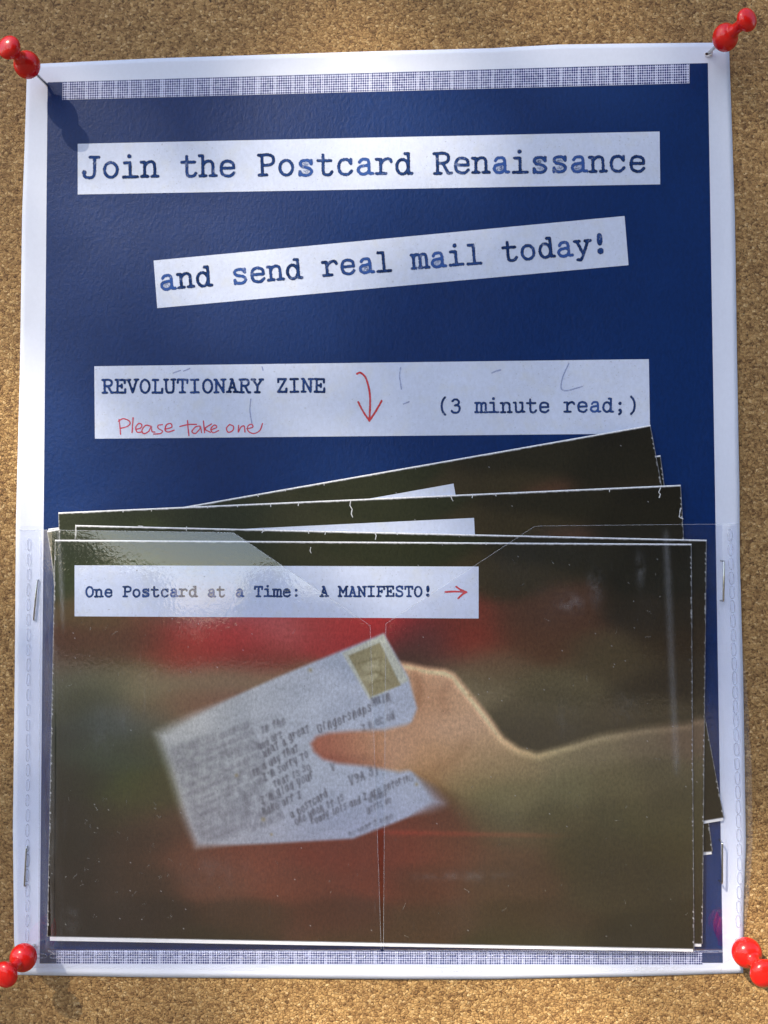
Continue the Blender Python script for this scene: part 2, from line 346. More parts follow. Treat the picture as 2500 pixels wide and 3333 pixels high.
# pitch = 100, x-height 77, cap height 105.  L = straight run, C = smooth curve, O = ellipse (cx cy rx ry), D = dot (cx cy r)
G = {
'a': 'C 24 62 34 74 50 77 66 73 72 56;L 72 56 72 14;C 72 14 77 3 90 3;C 72 46 48 43 26 38 16 22 26 5 44 0 60 5 72 18;F 46 22 20 18',
'c': 'C 80 56 66 74 48 77 26 68 17 40 26 10 50 0 68 4 83 18;L 80 77 80 56',
'd': 'O 44 38 29 38;L 75 105 75 3;L 57 105 75 105;L 75 3 93 3',
'e': 'L 19 41 82 41;C 82 41 77 66 50 77 25 67 17 38 25 10 52 0 68 3 83 16;F 50 56 24 14',
'h': 'L 23 105 23 2;L 7 105 23 105;C 23 56 38 73 57 77 72 68 75 52;L 75 52 75 2;L 7 2 39 2;L 60 2 91 2',
'i': 'D 48 108 8;L 22 75 50 75;L 50 75 50 2;L 14 2 86 2',
'j': 'D 60 108 8;L 30 75 62 75;L 62 75 62 -10;C 62 -10 50 -28 24 -24',
'l': 'L 22 105 50 105;L 50 105 50 2;L 14 2 86 2',
'm': 'L 14 75 14 2;L 2 75 14 75;C 14 58 24 74 35 76 46 72 50 58;L 50 58 50 2;C 50 58 60 74 70 76 81 72 85 58;L 85 58 85 2;L 3 2 25 2;L 41 2 59 2;L 76 2 97 2',
'n': 'L 23 75 23 2;L 6 75 23 75;C 23 55 38 72 57 77 72 68 75 52;L 75 52 75 2;L 7 2 39 2;L 60 2 91 2',
'o': 'O 50 38 33 38',
'r': 'L 32 75 32 2;L 10 75 32 75;C 32 48 46 68 66 77 80 74 87 62;L 10 2 58 2',
's': 'C 78 58 66 74 48 77 28 72 22 58 32 45 50 41 70 34 80 20 70 5 48 0 30 4 20 20;L 78 77 78 58;L 20 0 20 20;F 48 56 20 10;F 54 20 20 10',
't': 'L 38 102 38 22;C 38 22 43 4 60 0 74 3 84 16;L 12 73 78 73',
'u': 'L 24 75 24 26;C 24 26 28 5 46 0 64 6 76 24;L 76 75 76 2;L 8 75 24 75;L 58 75 76 75;L 76 2 92 2',
'y': 'L 20 75 51 4;L 82 75 46 -14;C 46 -14 36 -28 18 -26;L 7 75 34 75;L 66 75 95 75',
'g': 'O 44 42 28 34;L 74 75 74 -10;C 74 -10 66 -28 44 -28 28 -24;L 74 75 90 75',
'k': 'L 26 105 26 2;L 10 105 26 105;L 72 75 28 34;L 42 46 76 2;L 8 2 42 2;L 60 2 92 2;L 58 75 88 75',
'p': 'L 22 75 22 -28;L 6 75 22 75;O 50 38 28 38;L 6 -28 42 -28',
'w': 'L 10 75 30 2;L 30 2 50 62;L 50 62 70 2;L 70 2 90 75', 'v': 'L 14 75 50 2;L 50 2 86 75',
'b': 'L 24 105 24 2;O 50 38 28 38', 'f': 'L 44 60 44 2;C 44 60 48 98 64 105 80 100;L 20 72 74 72', 'x': 'L 18 75 82 2;L 82 75 18 2',
'!': 'O 50 78 8 27;O 50 12 9 9', ':': 'D 50 66 11;D 50 10 11', ';': 'D 50 66 11;D 50 12 11;C 55 10 56 -6 42 -20', "'": 'L 50 105 46 80',
'(': 'C 64 120 44 92 36 50 44 8 64 -18', ')': 'C 36 120 56 92 64 50 56 8 36 -18',
'3': 'C 22 92 40 105 62 102 74 84 62 64 42 58;C 42 58 68 56 80 32 68 6 46 0 24 4 17 16',
'9': 'O 50 76 26 28;C 76 76 74 30 40 0',
'A': 'L 50 104 22 3;L 50 104 80 3;L 32 38 70 38;L 8 3 38 3;L 64 3 94 3;L 36 104 50 104',
'E': 'L 26 104 26 2;L 10 104 84 104;L 84 104 84 78;L 10 2 88 2;L 88 2 88 30;L 26 54 60 54;L 60 66 60 42',
'F': 'L 26 104 26 2;L 10 104 86 104;L 86 104 86 76;L 10 2 48 2;L 26 54 60 54;L 60 66 60 42',
'I': 'L 50 104 50 2;L 20 104 80 104;L 20 2 80 2',
'J': 'L 42 105 88 105;L 66 105 66 30;C 66 30 58 5 36 0 16 6 10 24;D 12 27 10',
'L': 'L 32 104 32 2;L 12 104 54 104;L 10 2 88 2;L 88 2 88 34',
'M': 'L 16 104 16 2;L 84 104 84 2;L 16 104 50 40;L 50 40 84 104;L 2 104 16 104;L 84 104 98 104;L 2 2 32 2;L 68 2 98 2',
'N': 'L 20 104 20 2;L 20 104 78 2;L 78 2 78 104;L 6 104 20 104;L 62 104 94 104;L 6 2 36 2',
'O': 'O 50 52 36 52',
'P': 'L 26 104 26 2;L 8 104 26 104;L 8 2 48 2;C 26 104 58 105 80 96 85 78 78 60 56 52 26 52',
'R': 'L 24 104 24 2;L 8 104 24 104;L 8 2 42 2;C 24 104 56 105 78 96 82 79 76 62 54 54 24 54;L 52 54 78 2;L 78 2 95 2',
'S': 'C 80 80 68 100 48 105 24 96 20 78 34 60 52 55 74 44 82 26 72 6 48 0 26 6 18 26;L 80 104 80 80;L 18 2 18 26',
'T': 'L 12 104 88 104;L 50 104 50 2;L 30 2 70 2;L 12 104 12 78;L 88 104 88 78',
'U': 'L 20 104 20 34;C 20 34 28 4 50 0 72 4 80 34;L 80 34 80 104;L 6 104 36 104;L 64 104 94 104',
'V': 'L 16 104 50 2;L 50 2 84 104;L 4 104 32 104;L 68 104 96 104',
'Y': 'L 16 104 50 50;L 84 104 50 50;L 50 50 50 2;L 4 104 32 104;L 68 104 96 104;L 32 2 68 2',
'Z': 'L 18 104 80 104;L 80 104 18 2;L 18 2 84 2;L 18 104 18 80;L 84 2 84 28',
'G': 'C 82 80 66 103 44 104 20 80 20 28 44 0 68 4 80 24;L 80 24 80 46;L 54 46 92 46',
}
HAND = {'a': 'O 42 38 26 36;C 68 74 66 20 88 4', 's': 'C 72 72 42 78 34 56 62 38 58 8 22 4', 'r': 'L 26 75 26 2;C 26 38 44 74 78 68', 'h': 'L 24 110 20 0;C 20 36 48 80 70 56 74 0',
'n': 'L 24 75 20 0;C 20 36 48 80 70 56 74 0', 'm': 'L 14 75 12 0;C 12 36 28 80 44 56 44 0;C 44 36 62 80 78 56 82 0', 't': 'L 46 106 40 0;L 12 74 76 79', 'd': 'O 40 36 26 34;L 74 112 70 0', 'l': 'L 46 112 42 0',
'i': 'L 46 72 42 0;D 48 98 4', 'u': 'C 20 75 20 10 46 0 68 24 74 75;L 74 75 74 0', 'y': 'C 20 75 24 26 56 12;L 80 75 40 -30', 'I': 'L 50 104 46 0;L 28 104 72 106;L 24 0 70 2', 'w': 'C 10 74 22 4 34 6 50 60;C 50 60 58 4 74 6 90 74',
'e': 'C 18 40 60 42 76 56 52 78 24 60 20 26 46 0 84 14', 'c': 'C 78 66 50 80 22 56 22 16 50 0 82 12', 'k': 'L 26 110 22 0;L 72 70 28 32;L 38 42 78 0', 'p': 'L 24 75 16 -30;O 48 40 26 34'}
def glyph(ch, hand=False):
    st, fills = [], []
    for part in (HAND.get(ch, G[ch]) if hand else G[ch]).split(';'):
        k, *v = part.split(); v = list(map(float, v))
        if k in 'LC':
            p = list(zip(v[::2], v[1::2])); st.append(p if k == 'L' else curve(p))
        elif k == 'O': st.append(arc(*v))
        elif k == 'D':
            st.append([(v[0]-v[2]*.25, v[1]), (v[0]+v[2]*.25, v[1])]+arc(v[0], v[1], v[2]*.45, v[2]*.45, n=8))
        elif k == 'F': fills.append(v)
    return st, fills
TONE = {'a': .75, 's': .45, 'e': .15}
def type_line(text, p0, p1, seed=1, jit=1.6):
    """strokes in photo pixels; p0/p1 = baseline middle of the first / last character cell"""
    r = random.Random(seed); p0 = np.array(p0, float); p1 = np.array(p1, float); n = len(text)-1
    ux = (p1-p0)/n; pitch = np.linalg.norm(ux); ux = ux/pitch; uy = np.array([ux[1], -ux[0]]); out = []; fl = []
    for i, ch in enumerate(text):
        if ch == ' ': continue
        st, fills = glyph(ch); o = p0+ux*pitch*i; dy = r.uniform(-jit, jit); dx = r.uniform(-jit, jit); a = math.radians(r.uniform(-1.2, 1.2))
        tone = min(1, max(0, TONE.get(ch, .05)+r.uniform(-.15, .2))); s_ = pitch/100
        def tr(x, y):
            x, y = (x-50)+dx, y+dy
            x, y = x*math.cos(a)-y*math.sin(a), x*math.sin(a)+y*math.cos(a)
            return o+ux*x*s_+uy*y*s_
        for q in st: out.append((np.array([tr(x, y) for x, y in q]), tone))
        if ch in 'ase' and r.random() < (.55 if ch != 'e' else .45):
            for f in fills: fl.append((tr(f[0], f[1]), f[2]*s_, f[3]*s_, r.uniform(.35, .8)))
    return out, fl, pitch
def seg_dist(X, Y, a, b):
    d = b-a; L = d@d
    t = np.clip(((X-a[0])*d[0]+(Y-a[1])*d[1])/(L if L > 1e-9 else 1), 0, 1)
    return np.hypot(X-a[0]-t*d[0], Y-a[1]-t*d[1])
def ink_sheet(name, strokes, hw, mat, parent, where, cell=None, fills=(), reach=1.7):
    """one thin sheet of ink cells round the strokes; hw = stroke half-width in photo pixels; where(px,py) -> points"""
    cell = cell or hw*.62; pad = hw*reach
    al = np.concatenate([q for q, _ in strokes]); x0, y0 = al.min(0)-pad-cell; x1, y1 = al.max(0)+pad+cell
    nx, ny = int((x1-x0)/cell)+2, int((y1-y0)/cell)+2
    xs = x0+np.arange(nx)*cell; ys = y0+np.arange(ny)*cell
    D = np.full((ny, nx), 9.0); T = np.zeros((ny, nx)); Fl = np.zeros((ny, nx))
    for q, tone in strokes:
        for a, b in zip(q[:-1], q[1:]):
            lo = np.minimum(a, b)-pad-cell; hi = np.maximum(a, b)+pad+cell
            i0, i1 = max(0, int((lo[0]-x0)/cell)), min(nx, int((hi[0]-x0)/cell)+2); j0, j1 = max(0, int((lo[1]-y0)/cell)), min(ny, int((hi[1]-y0)/cell)+2)
            X, Y = np.meshgrid(xs[i0:i1], ys[j0:j1]); d = seg_dist(X, Y, a, b)/hw
            sub = D[j0:j1, i0:i1]; m = d < sub; sub[m] = d[m]; T[j0:j1, i0:i1][m] = tone
    for c, rx, ry, f in fills:
        X, Y = np.meshgrid(xs, ys); e = ((X-c[0])/rx)**2+((Y-c[1])/ry)**2; Fl = np.maximum(Fl, f*np.clip(1.4-e, 0, 1))
    keep = (D < reach) | (Fl > 0)
    kc = keep[:-1, :-1] | keep[1:, :-1] | keep[:-1, 1:] | keep[1:, 1:]
    jj, ii = np.nonzero(kc); idx = jj*nx+ii
    Fc = np.stack([idx, idx+nx, idx+nx+1, idx+1], 1); used, inv = np.unique(Fc, return_inverse=True); Fc = inv.reshape(-1, 4)
    X, Y = np.meshgrid(xs, ys); X = X.ravel()[used]; Y = Y.ravel()[used]
    return mesh_obj(name, where(X, Y), Fc, mat, parent, attrs={'dist': D.ravel()[used], 'tone': T.ravel()[used], 'fill': Fl.ravel()[used]})
onflyer = lambda x, y: surf(x, y, .15)
for txt, p0, p1, k, hw, sd_ in (("Join the Postcard Renaissance", (298, 578), (2075, 557), 0, 5.0, 3), ("and send real mail today!", (548, 941), (1956, 824), 1, 4.9, 4),
                        ("REVOLUTIONARY ZINE", (351, 1279), (1040, 1276), 2, 3.7, 5), ("(3 minute read;)", (1443, 1343), (2060, 1340), 2, 3.5, 6)):
    st, fl, pt = type_line(txt, p0, p1, sd_)
    ink_sheet('typed_lettering', st, hw, MAT['ink'], strips[k], onflyer, fills=fl)['label'] = 'typed words ' + txt
def pts(o, s_, lst, sm=True): return [(np.array(curve([(o[0]+x/s_, o[1]+y/s_) for x, y in q]) if sm and len(q) > 2 else [(o[0]+x/s_, o[1]+y/s_) for x, y in q]), .1) for q in lst]
HW = [[(228, 440), (233, 480), (236, 520)], [(224, 450), (250, 436), (280, 446), (288, 462), (272, 478), (238, 488)], [(304, 430), (298, 512)],
 [(318, 494), (345, 486), (351, 468), (334, 462), (318, 484), (326, 508), (352, 508)], [(398, 476), (372, 472), (352, 498), (362, 517), (388, 504), (402, 478), (406, 505), (422, 508)],
 [(462, 468), (440, 472), (440, 488), (462, 502), (452, 516), (415, 519)], [(478, 492), (512, 482), (508, 463), (486, 468), (476, 495), (492, 508), (526, 498)],
 [(598, 446), (601, 490), (606, 528)], [(556, 478), (600, 468), (646, 466)], [(665, 476), (642, 480), (622, 505), (640, 516), (662, 494), (668, 480), (674, 512)],
 [(684, 448), (690, 512)], [(728, 464), (692, 490), (722, 510)], [(730, 495), (756, 482), (744, 470), (724, 490), (736, 512), (766, 500)],
 [(824, 468), (808, 488), (818, 509), (842, 500), (846, 478), (826, 467)], [(874, 472), (872, 508), (886, 482), (904, 476), (908, 508)],
 [(918, 490), (950, 482), (944, 466), (924, 476), (925, 502), (955, 516), (988, 500), (1003, 462)]]
ink_sheet('handwriting', pts((250, 1100), 1.659, HW), 1.9, MAT['redpen'], strips[2], onflyer, cell=1.3)['label'] = 'red handwritten words Please take one'
AR = [[(1512, 194), (1532, 188), (1560, 215), (1578, 275), (1584, 340), (1580, 448)], [(1520, 346), (1545, 395), (1580, 448)], [(1580, 448), (1615, 395), (1646, 340)]]
ink_sheet('drawn_arrow', pts((250, 1100), 1.659, AR), 3.1, MAT['redpencil'], strips[2], onflyer, cell=1.8)['label'] = 'red curved arrow pointing down'
FM = [[(222, 140), (218, 180), (226, 240)], [(236, 310), (262, 300)], [(650, 165), (670, 156), (692, 150)], [(1012, 120), (985, 180), (976, 235), (1000, 248), (1040, 238), (1076, 228)], [(655, 160), (690, 147)], [(1040, 240), (1078, 227)]]
for l_ in FM[:4]: ink_sheet('faint_mark', pts((1150, 1100), 1.4426, [l_]), 2.2, MAT['faint'], strips[2], onflyer, cell=1.8)
FM2 = [[(1000, 155), (1006, 175)], [(940, 330), (935, 390), (945, 460)], [(520, 190), (560, 175)], [(575, 180), (610, 165)]]
for l_ in FM2: ink_sheet('faint_mark', pts((250, 1100), 1.659, [l_]), 2.0, MAT['faint'], strips[2], onflyer, cell=1.8)

# ------------------------------------------------------------------ the zines
LIN = lambda c: np.where(np.asarray(c) <= .04045, np.asarray(c)/12.92, ((np.asarray(c)+.055)/1.055)**2.4)
ILL = np.array([.80, .86, 1.02])          # how bright a perfect white reads in the shade of the board
BGP = """250 1780 44 50 38;700 1780 45 50 38;1300 1780 42 46 32;1800 1780 42 40 30;2240 1780 34 32 25
250 1880 50 56 38;420 1880 62 70 44;1000 1880 50 52 38;1650 1880 58 52 38;2200 1880 38 36 27
300 2000 84 70 52;500 2000 100 68 58;680 1990 150 105 120;850 2000 172 84 92;1050 2000 168 66 68;1250 2000 174 54 60;1380 2020 96 45 50;1500 2010 112 56 46;1750 2000 84 60 48;2200 2000 48 42 32
280 2090 82 56 48;480 2090 84 58 50;640 2050 160 62 64;720 2070 168 60 62;640 2110 158 58 58;800 2080 172 58 62;900 2060 186 108 112;1050 2070 164 62 64;1220 2060 172 54 60;1345 2080 72 52 54;1420 2080 96 54 52;1530 2090 132 54 44;1750 2090 88 62 48;2200 2090 58 48 36
300 2150 84 66 56;600 2150 130 66 58;850 2150 128 60 56;1350 2150 82 66 58;1600 2150 110 92 74;2000 2150 84 74 56
300 2220 76 80 64;500 2220 104 100 80;700 2220 120 106 86;900 2220 134 116 92;1500 2220 118 108 86;1800 2220 98 90 70;2200 2220 62 54 42
260 2310 56 60 42;480 2310 92 82 60;640 2310 112 82 64;760 2290 124 86 74;1800 2310 80 74 56;2100 2310 74 66 50
240 2400 38 44 36;335 2370 62 76 80;400 2340 66 78 80;360 2450 54 68 56;430 2440 52 62 40;520 2420 70 70 50;1800 2400 68 62 48;2200 2400 58 52 38
240 2540 38 38 28;400 2540 60 72 32;460 2600 62 66 34;520 2560 66 62 38;2200 2540 66 60 42
240 2640 38 34 26;400 2640 54 48 32;560 2660 80 56 44;1700 2700 88 76 54;2200 2660 64 62 42
240 2740 36 32 24;450 2750 56 42 32;620 2780 96 60 46;800 2790 108 58 46;1100 2790 112 54 43;1300 2740 114 56 45;1450 2740 96 60 46;1650 2760 88 66 50;1900 2780 66 60 40;2200 2760 58 54 36
240 2860 36 30 24;450 2860 56 42 32;700 2860 90 58 46;950 2870 98 56 45;1200 2870 102 52 41;1400 2870 84 52 39;1650 2870 72 56 42;2000 2870 62 56 40;2200 2870 54 50 36
240 2990 34 28 22;500 2990 46 36 28;800 2990 60 44 33;1100 2990 70 44 34;1400 2990 66 50 36;1700 2990 58 48 34;2200 2990 48 44 30
240 3070 34 30 24;700 3070 44 38 26;1200 3070 62 48 34;1700 3070 50 46 30;2200 3070 44 40 28"""
BG = np.array([[float(v) for v in e.split()] for ln in BGP.split('\n') for e in ln.split(';')])
SKIN = np.array([[float(v) for v in e.split()] for e in """1320 2180 196 150 118;1400 2195 200 152 120;1470 2205 206 164 134;1340 2260 178 126 92;1420 2280 186 138 104;1500 2290 196 154 122;1350 2350 186 138 106;1440 2370 196 154 124;1540 2360 196 156 126;1620 2420 182 146 112;1300 2430 188 142 112;1400 2460 184 138 100;1500 2460 176 138 102;1600 2490 150 124 88;1700 2480 150 130 98;1400 2540 160 120 80;1500 2560 136 112 74;1600 2590 112 100 66;1700 2570 114 106 76;1800 2480 126 116 90;1950 2440 118 108 86;2100 2410 110 98 80;2230 2400 100 84 70;1850 2560 100 96 70;2000 2540 94 88 64;2150 2520 84 78 58;1500 2640 100 90 58;1600 2680 88 80 54;1800 2660 82 78 54;2000 2640 76 72 50;2200 2620 66 62 44;1180 2430 188 138 110;1090 2425 176 116 96""".split(';')])
SKIN[:, 2:] += np.where(SKIN[:, :1] < 1680, np.array([[5., 11., 15.]]), np.array([[6., 6., 6.]]))
def poly_sd(X, Y, P):
    """signed distance (negative inside)"""
    P = np.array(P, float); d = np.full(X.shape, 1e9); ins = np.zeros(X.shape, bool)
    for a, b in zip(P, np.roll(P, -1, 0)):
        d = np.minimum(d, seg_dist(X, Y, a, b))
        c = ((a[1] > Y) != (b[1] > Y)) & (X < (b[0]-a[0])*(Y-a[1])/((b[1]-a[1]) or 1e-9)+a[0]); ins ^= c
    return np.where(ins, -d, d)
def vnoise(X, Y, sx, sy, seed):
    r = np.random.default_rng(seed); g_ = r.random((400, 400)); u, v = X/sx, Y/sy; i, j = np.floor(u).astype(int), np.floor(v).astype(int)
    fu, fv = u-i, v-j; fu = fu*fu*(3-2*fu); fv = fv*fv*(3-2*fv); g4 = lambda a, b: g_[a % 400, b % 400]
    return (g4(i, j)*(1-fu)+g4(i+1, j)*fu)*(1-fv)+(g4(i, j+1)*(1-fu)+g4(i+1, j+1)*fu)*fv-.5
def paint(X, Y):
    w = np.zeros(X.shape); c = np.zeros(X.shape+(3,))
    wx, wy = X+60*vnoise(X, Y, 170, 90, 1), Y+34*vnoise(X, Y, 150, 90, 2)
    for x, y, r_, g_, b_ in BG:
        k = np.exp(-((wx-x)/115)**2-((wy-y)/52)**2)+1e-4*np.exp(-((wx-x)/420)**2-((wy-y)/180)**2)+1e-9; w += k
        c += k[..., None]*np.array([r_, g_, b_])
    c /= w[..., None]
    def over(mask, col): 
        nonlocal c
        c = c*(1-mask[..., None])+np.asarray(col, float)*mask[..., None]
    # forearm and hand: lit along the upper edge, falling off into olive below
    arm = [(1270, 2150), (1330, 2158), (1390, 2172), (1450, 2178), (1480, 2192), (1535, 2258), (1592, 2330), (1640, 2398), (1690, 2432), (1748, 2449), (1830, 2428), (1950, 2392), (2100, 2366), (2260, 2350), (2400, 2340),
           (2400, 2700), (2000, 2690), (1800, 2720), (1640, 2700), (1520, 2640), (1420, 2565), (1340, 2520), (1240, 2500), (1140, 2490), (1140, 2380), (1240, 2375), (1330, 2350), (1330, 2260)]
    top = poly_sd(X, Y, arm)
    edge_line = np.array(arm[:15], float); de = np.full(X.shape, 1e9)
    for a, b in zip(edge_line[:-1], edge_line[1:]): de = np.minimum(de, seg_dist(X, Y, a, b))
    ws = np.zeros(X.shape); sk = np.zeros(X.shape+(3,))
    for x, y, r_, g_, b_ in SKIN:
        k = np.exp(-((X-x)/75)**2-((Y-y)/55)**2)+1e-3*np.exp(-((X-x)/300)**2-((Y-y)/170)**2)+1e-9; ws += k; sk += k[..., None]*np.array([r_, g_, b_])
    sk /= ws[..., None]
    soft = 11+24*sst(1100, 1900, X)*sst(2450, 2600, Y)+75*sst(2500, 2620, Y)*sst(1380, 1600, X)+8*sst(1700, 2200, X)
    m = 1-sst(-1, 1, top/soft)
    c = c*(1-m[..., None])+sk*m[..., None]
    rim = np.exp(-((de-14)/13.0)**2)*m; fade = 1-sst(1650, 2250, X)*.55; c = c+(rim*fade)[..., None]*np.array([46, 42, 34])
    # soft creases between thumb and palm and along the bent fingers
    for q, wd_, dn in (([(1330, 2330), (1300, 2380), (1240, 2400)], 9, 16), ([(1352, 2190), (1366, 2240), (1356, 2300)], 13, 18), ([(1470, 2215), (1440, 2260), (1450, 2310)], 16, 12), ([(1420, 2500), (1480, 2470), (1520, 2410)], 20, 9), ([(1300, 2510), (1400, 2545), (1470, 2600)], 22, 14)):
        d = np.full(X.shape, 1e9); q = np.array(curve(q), float)
        for a, b in zip(q[:-1], q[1:]): d = np.minimum(d, seg_dist(X, Y, a, b))
        c = c-(np.exp(-(d/wd_)**2)*dn*m)[..., None]*np.array([1, 1.05, 1])
    rl = np.exp(-((Y-2712-.02*(X-1400))/9)**2)*sst(1180, 1300, X)*(1-sst(1650, 1900, X)); c = c+rl[..., None]*np.array([26, 4, 4])
    # postcard
    pc = [(509, 2388), (620, 2330), (900, 2205), (1100, 2122), (1249, 2062), (1262, 2085), (1330, 2205), (1358, 2305), (1340, 2350), (1300, 2400), (1330, 2500), (1400, 2570), (1440, 2614), (1300, 2672), (1149, 2730), (900, 2745), (639, 2757), (600, 2660), (550, 2500)]
    sd_ = poly_sd(X, Y, pc); soft = 8+22*(1-sst(520, 800, X))+26*sst(1320, 1430, X)*sst(2470, 2560, Y)
    m = 1-sst(-1, 1, sd_/soft)
    g2 = sst(500, 1300, X)[..., None]
    col = np.array([176, 182, 191])*(1-g2)+np.array([176, 188, 216])*g2
    col = col+14*vnoise(X, Y, 60, 40, 3)[..., None]-np.array([12, 14, 8])*sst(2500, 2750, Y)[..., None]
    c = c*(1-m[..., None])+col*m[..., None]
    # stamp
    st_o = 1-sst(-6, 6, poly_sd(X, Y, [(1114, 2126), (1249, 2064), (1330, 2216), (1202, 2276)])); over(st_o*.8, (196, 200, 188))
    st_i = 1-sst(-5, 5, poly_sd(X, Y, [(1134, 2134), (1236, 2092), (1304, 2230), (1206, 2268)])); over(st_i, (150, 143, 116))
    over(st_i*np.exp(-(((X-1216)*.9+(Y-2180)*.42)/34)**2-((-(X-1216)*.42+(Y-2180)*.9)/52)**2)*(.62+.8*vnoise(X, Y, 15, 11, 61)), (196, 192, 168))
    for q in ([(1168, 2160), (1205, 2148), (1236, 2140)], [(1196, 2196), (1226, 2186), (1246, 2200)], [(1206, 2230), (1238, 2214), (1262, 2216)], [(1238, 2150), (1240, 2190), (1226, 2214)]):
        d = np.full(X.shape, 1e9); q = np.array(curve(q), float)
        for a, b in zip(q[:-1], q[1:]): d = np.minimum(d, seg_dist(X, Y, a, b))
        over(np.exp(-(d/4.5)**2)*.5*st_i, (122, 114, 88))
    # blurred written lines at the left, words at the right
    ang = math.radians(-21); uu = (X-500)*math.cos(ang)+(Y-2388)*math.sin(ang); vv = -(X-500)*math.sin(ang)+(Y-2388)*math.cos(ang)
    ln = np.sin(vv/27.0*2*np.pi+2.0*vnoise(uu, vv, 200, 60, 7))*.5+.5
    br = np.clip(vnoise(uu, vv, 26, 16, 5)*2.0+.65, 0, 1); zone = m*(1-sst(720, 960, X+(Y-2450)*.25))*sst(45, 100, vv)*(sst(-8, -42, sd_) if False else sst(8, 42, -sd_))
    over(np.clip(ln**1.3*br*zone*.36, 0, 1), (118, 118, 134))
    rs = random.Random(11)
    def words(txt, x, y, size, dens, blur, angd=-21):
        ca, sa = math.cos(math.radians(angd)), math.sin(math.radians(angd)); cx = 0.0
        for ch in txt:
            if ch == ' ': cx += size*.34; continue
            stx, _ = glyph(ch, True); k = size/100.0; jy = rs.uniform(-9, 9)
            for q in stx:
                if len(q) == 2 and abs(q[0][1]-q[1][1]) < 1 and ch not in HAND and q[0][1] not in (41, 38): continue      # drop the serifs: plain handwriting
                w_ = [((px_+py_*.38)*k*.43+cx, (py_*(.72 if py_ > 80 else .86)+jy+6*math.sin(px_*.07+cx))*k*.86) for px_, py_ in q]
                w_ = np.array([(x+a*ca+b*sa, y+a*sa-b*ca) for a, b in w_])
                lo, hi = w_.min(0)-blur*3, w_.max(0)+blur*3
                mk = (X > lo[0]) & (X < hi[0]) & (Y > lo[1]) & (Y < hi[1])
                if not mk.any(): continue
                d = np.full(mk.sum(), 1e9)
                for a, b in zip(w_[:-1], w_[1:]): d = np.minimum(d, seg_dist(X[mk], Y[mk], a, b))
                al = (np.exp(-(d/blur)**2)*dens*(sst(6, 30, -sd_[mk])*.8+.2))[:, None]
                c[mk] = c[mk]*(1-al)+np.array([92, 94, 108])*al
            cx += size*.475
    for a in (("in the", 851, 2388, 32, .42, 4.2, -22), ("and art", 844, 2441, 28, .42, 4.2, -30), ("what a great", 859, 2464, 32, .55, 3.4, -30), ("Gingersnaps", 1034, 2384, 37, .62, 3.1, -21.5), ("Malm", 1212, 2298, 34, .45, 4, -20),
              ("I n ec ed", 1182, 2385, 30, .42, 4.2, -26), ("in a day that", 824, 2526, 30, .5, 3.6, -30), ("I'm sorry to", 860, 2544, 31, .55, 3.4, -30), ("that is so", 894, 2565, 30, .52, 3.4, -28),
              ("I'm glad your", 851, 2618, 33, .52, 3.4, -27), ("make art I", 858, 2654, 31, .5, 3.6, -26), ("a postcard", 950, 2666, 31, .55, 3.3, -33), ("one when it is", 962, 2685, 29, .5, 3.4, -27),
              ("ready Lois and I are entering", 1014, 2684, 28, .52, 3.2, -24.5), ("V9A 3i", 1139, 2558, 40, .5, 3.8, -25), ("v", 1076, 2506, 36, .5, 4, -20),
              ("a many", 1202, 2612, 24, .36, 3.6, -26), ("gifts we", 1196, 2646, 24, .36, 3.6, -25), ("my what I hope", 1139, 2727, 25, .42, 3.4, -24)):
        words(*a)
    for li in range(13):                                    # left side of the card: the same hand, out of focus
        y0_ = 2432+li*25+rs.uniform(-3, 3); x0_ = 548+li*8.5; n_ = rs.randint(9, 12)
        tx_ = ''.join(rs.choice('aeinorsthlumd ') for _ in range(n_+4)); words(tx_, x0_, y0_+28, 27, .13, 7.5, -21-li*.25)
        words(''.join(rs.choice('aeinorsth lumd') for _ in range(9)), x0_+170, y0_-26, 27, .20, 5.6, -24)
    # thumb over the card
    th = poly_sd(X, Y, [(1012, 2420), (1030, 2398), (1070, 2386), (1140, 2380), (1250, 2376), (1360, 2350), (1420, 2400), (1380, 2500), (1300, 2512), (1200, 2494), (1100, 2484), (1050, 2470), (1022, 2446)])
    m = 1-sst(-12, 12, th); tx = sst(1020, 1260, X)[..., None]
    tcol = np.array([166, 100, 82])*(1-tx)+np.array([190, 144, 114])*tx; tcol = tcol-np.array([24, 26, 20])*sst(2430, 2500, Y)[..., None]*(1-sst(1280, 1400, X)[..., None]); tskin = sst(1180, 1300, X)[..., None]
    tcol = tcol*(1-tskin)+sk*tskin; c = c*(1-m[..., None])+tcol*m[..., None]
    # ochre specks
    for x, y, r_ in ((1010, 2181, 7), (1356, 2553, 6), (857, 2667, 7), (770, 2524, 6), (884, 2716, 5), (1530, 2263, 6)):
        over(np.exp(-(((X-x)**2+(Y-y)**2)/r_**2))*.7, (150, 138, 104))
    return c
def zine_frame(TL, TR, h):
    a = unproj(TL[0], TL[1], h); b = unproj(TR[0], TR[1], h); return a, b
ZH = [2.90, 2.40, 1.90, 1.42, .95]                        # mm, front face of each zine above the board
ZC = [((179, 1757), (2251, 1770)), ((245, 1709), (2300, 1757)), ((190, 1668), (2216, 1578)), ((0, 0), (2117, 1383)), ((157, 1721), (2150, 1482))]
a1, b1 = zine_frame(*ZC[0], ZH[0]*MM); ZW = float(np.linalg.norm(b1-a1)); c1 = unproj(2232, 3088, ZH[0]*MM); ZHT = float(np.linalg.norm(c1-b1))
a4 = unproj(580, 1653, ZH[3]*MM); b4 = unproj(2117, 1383, ZH[3]*MM)
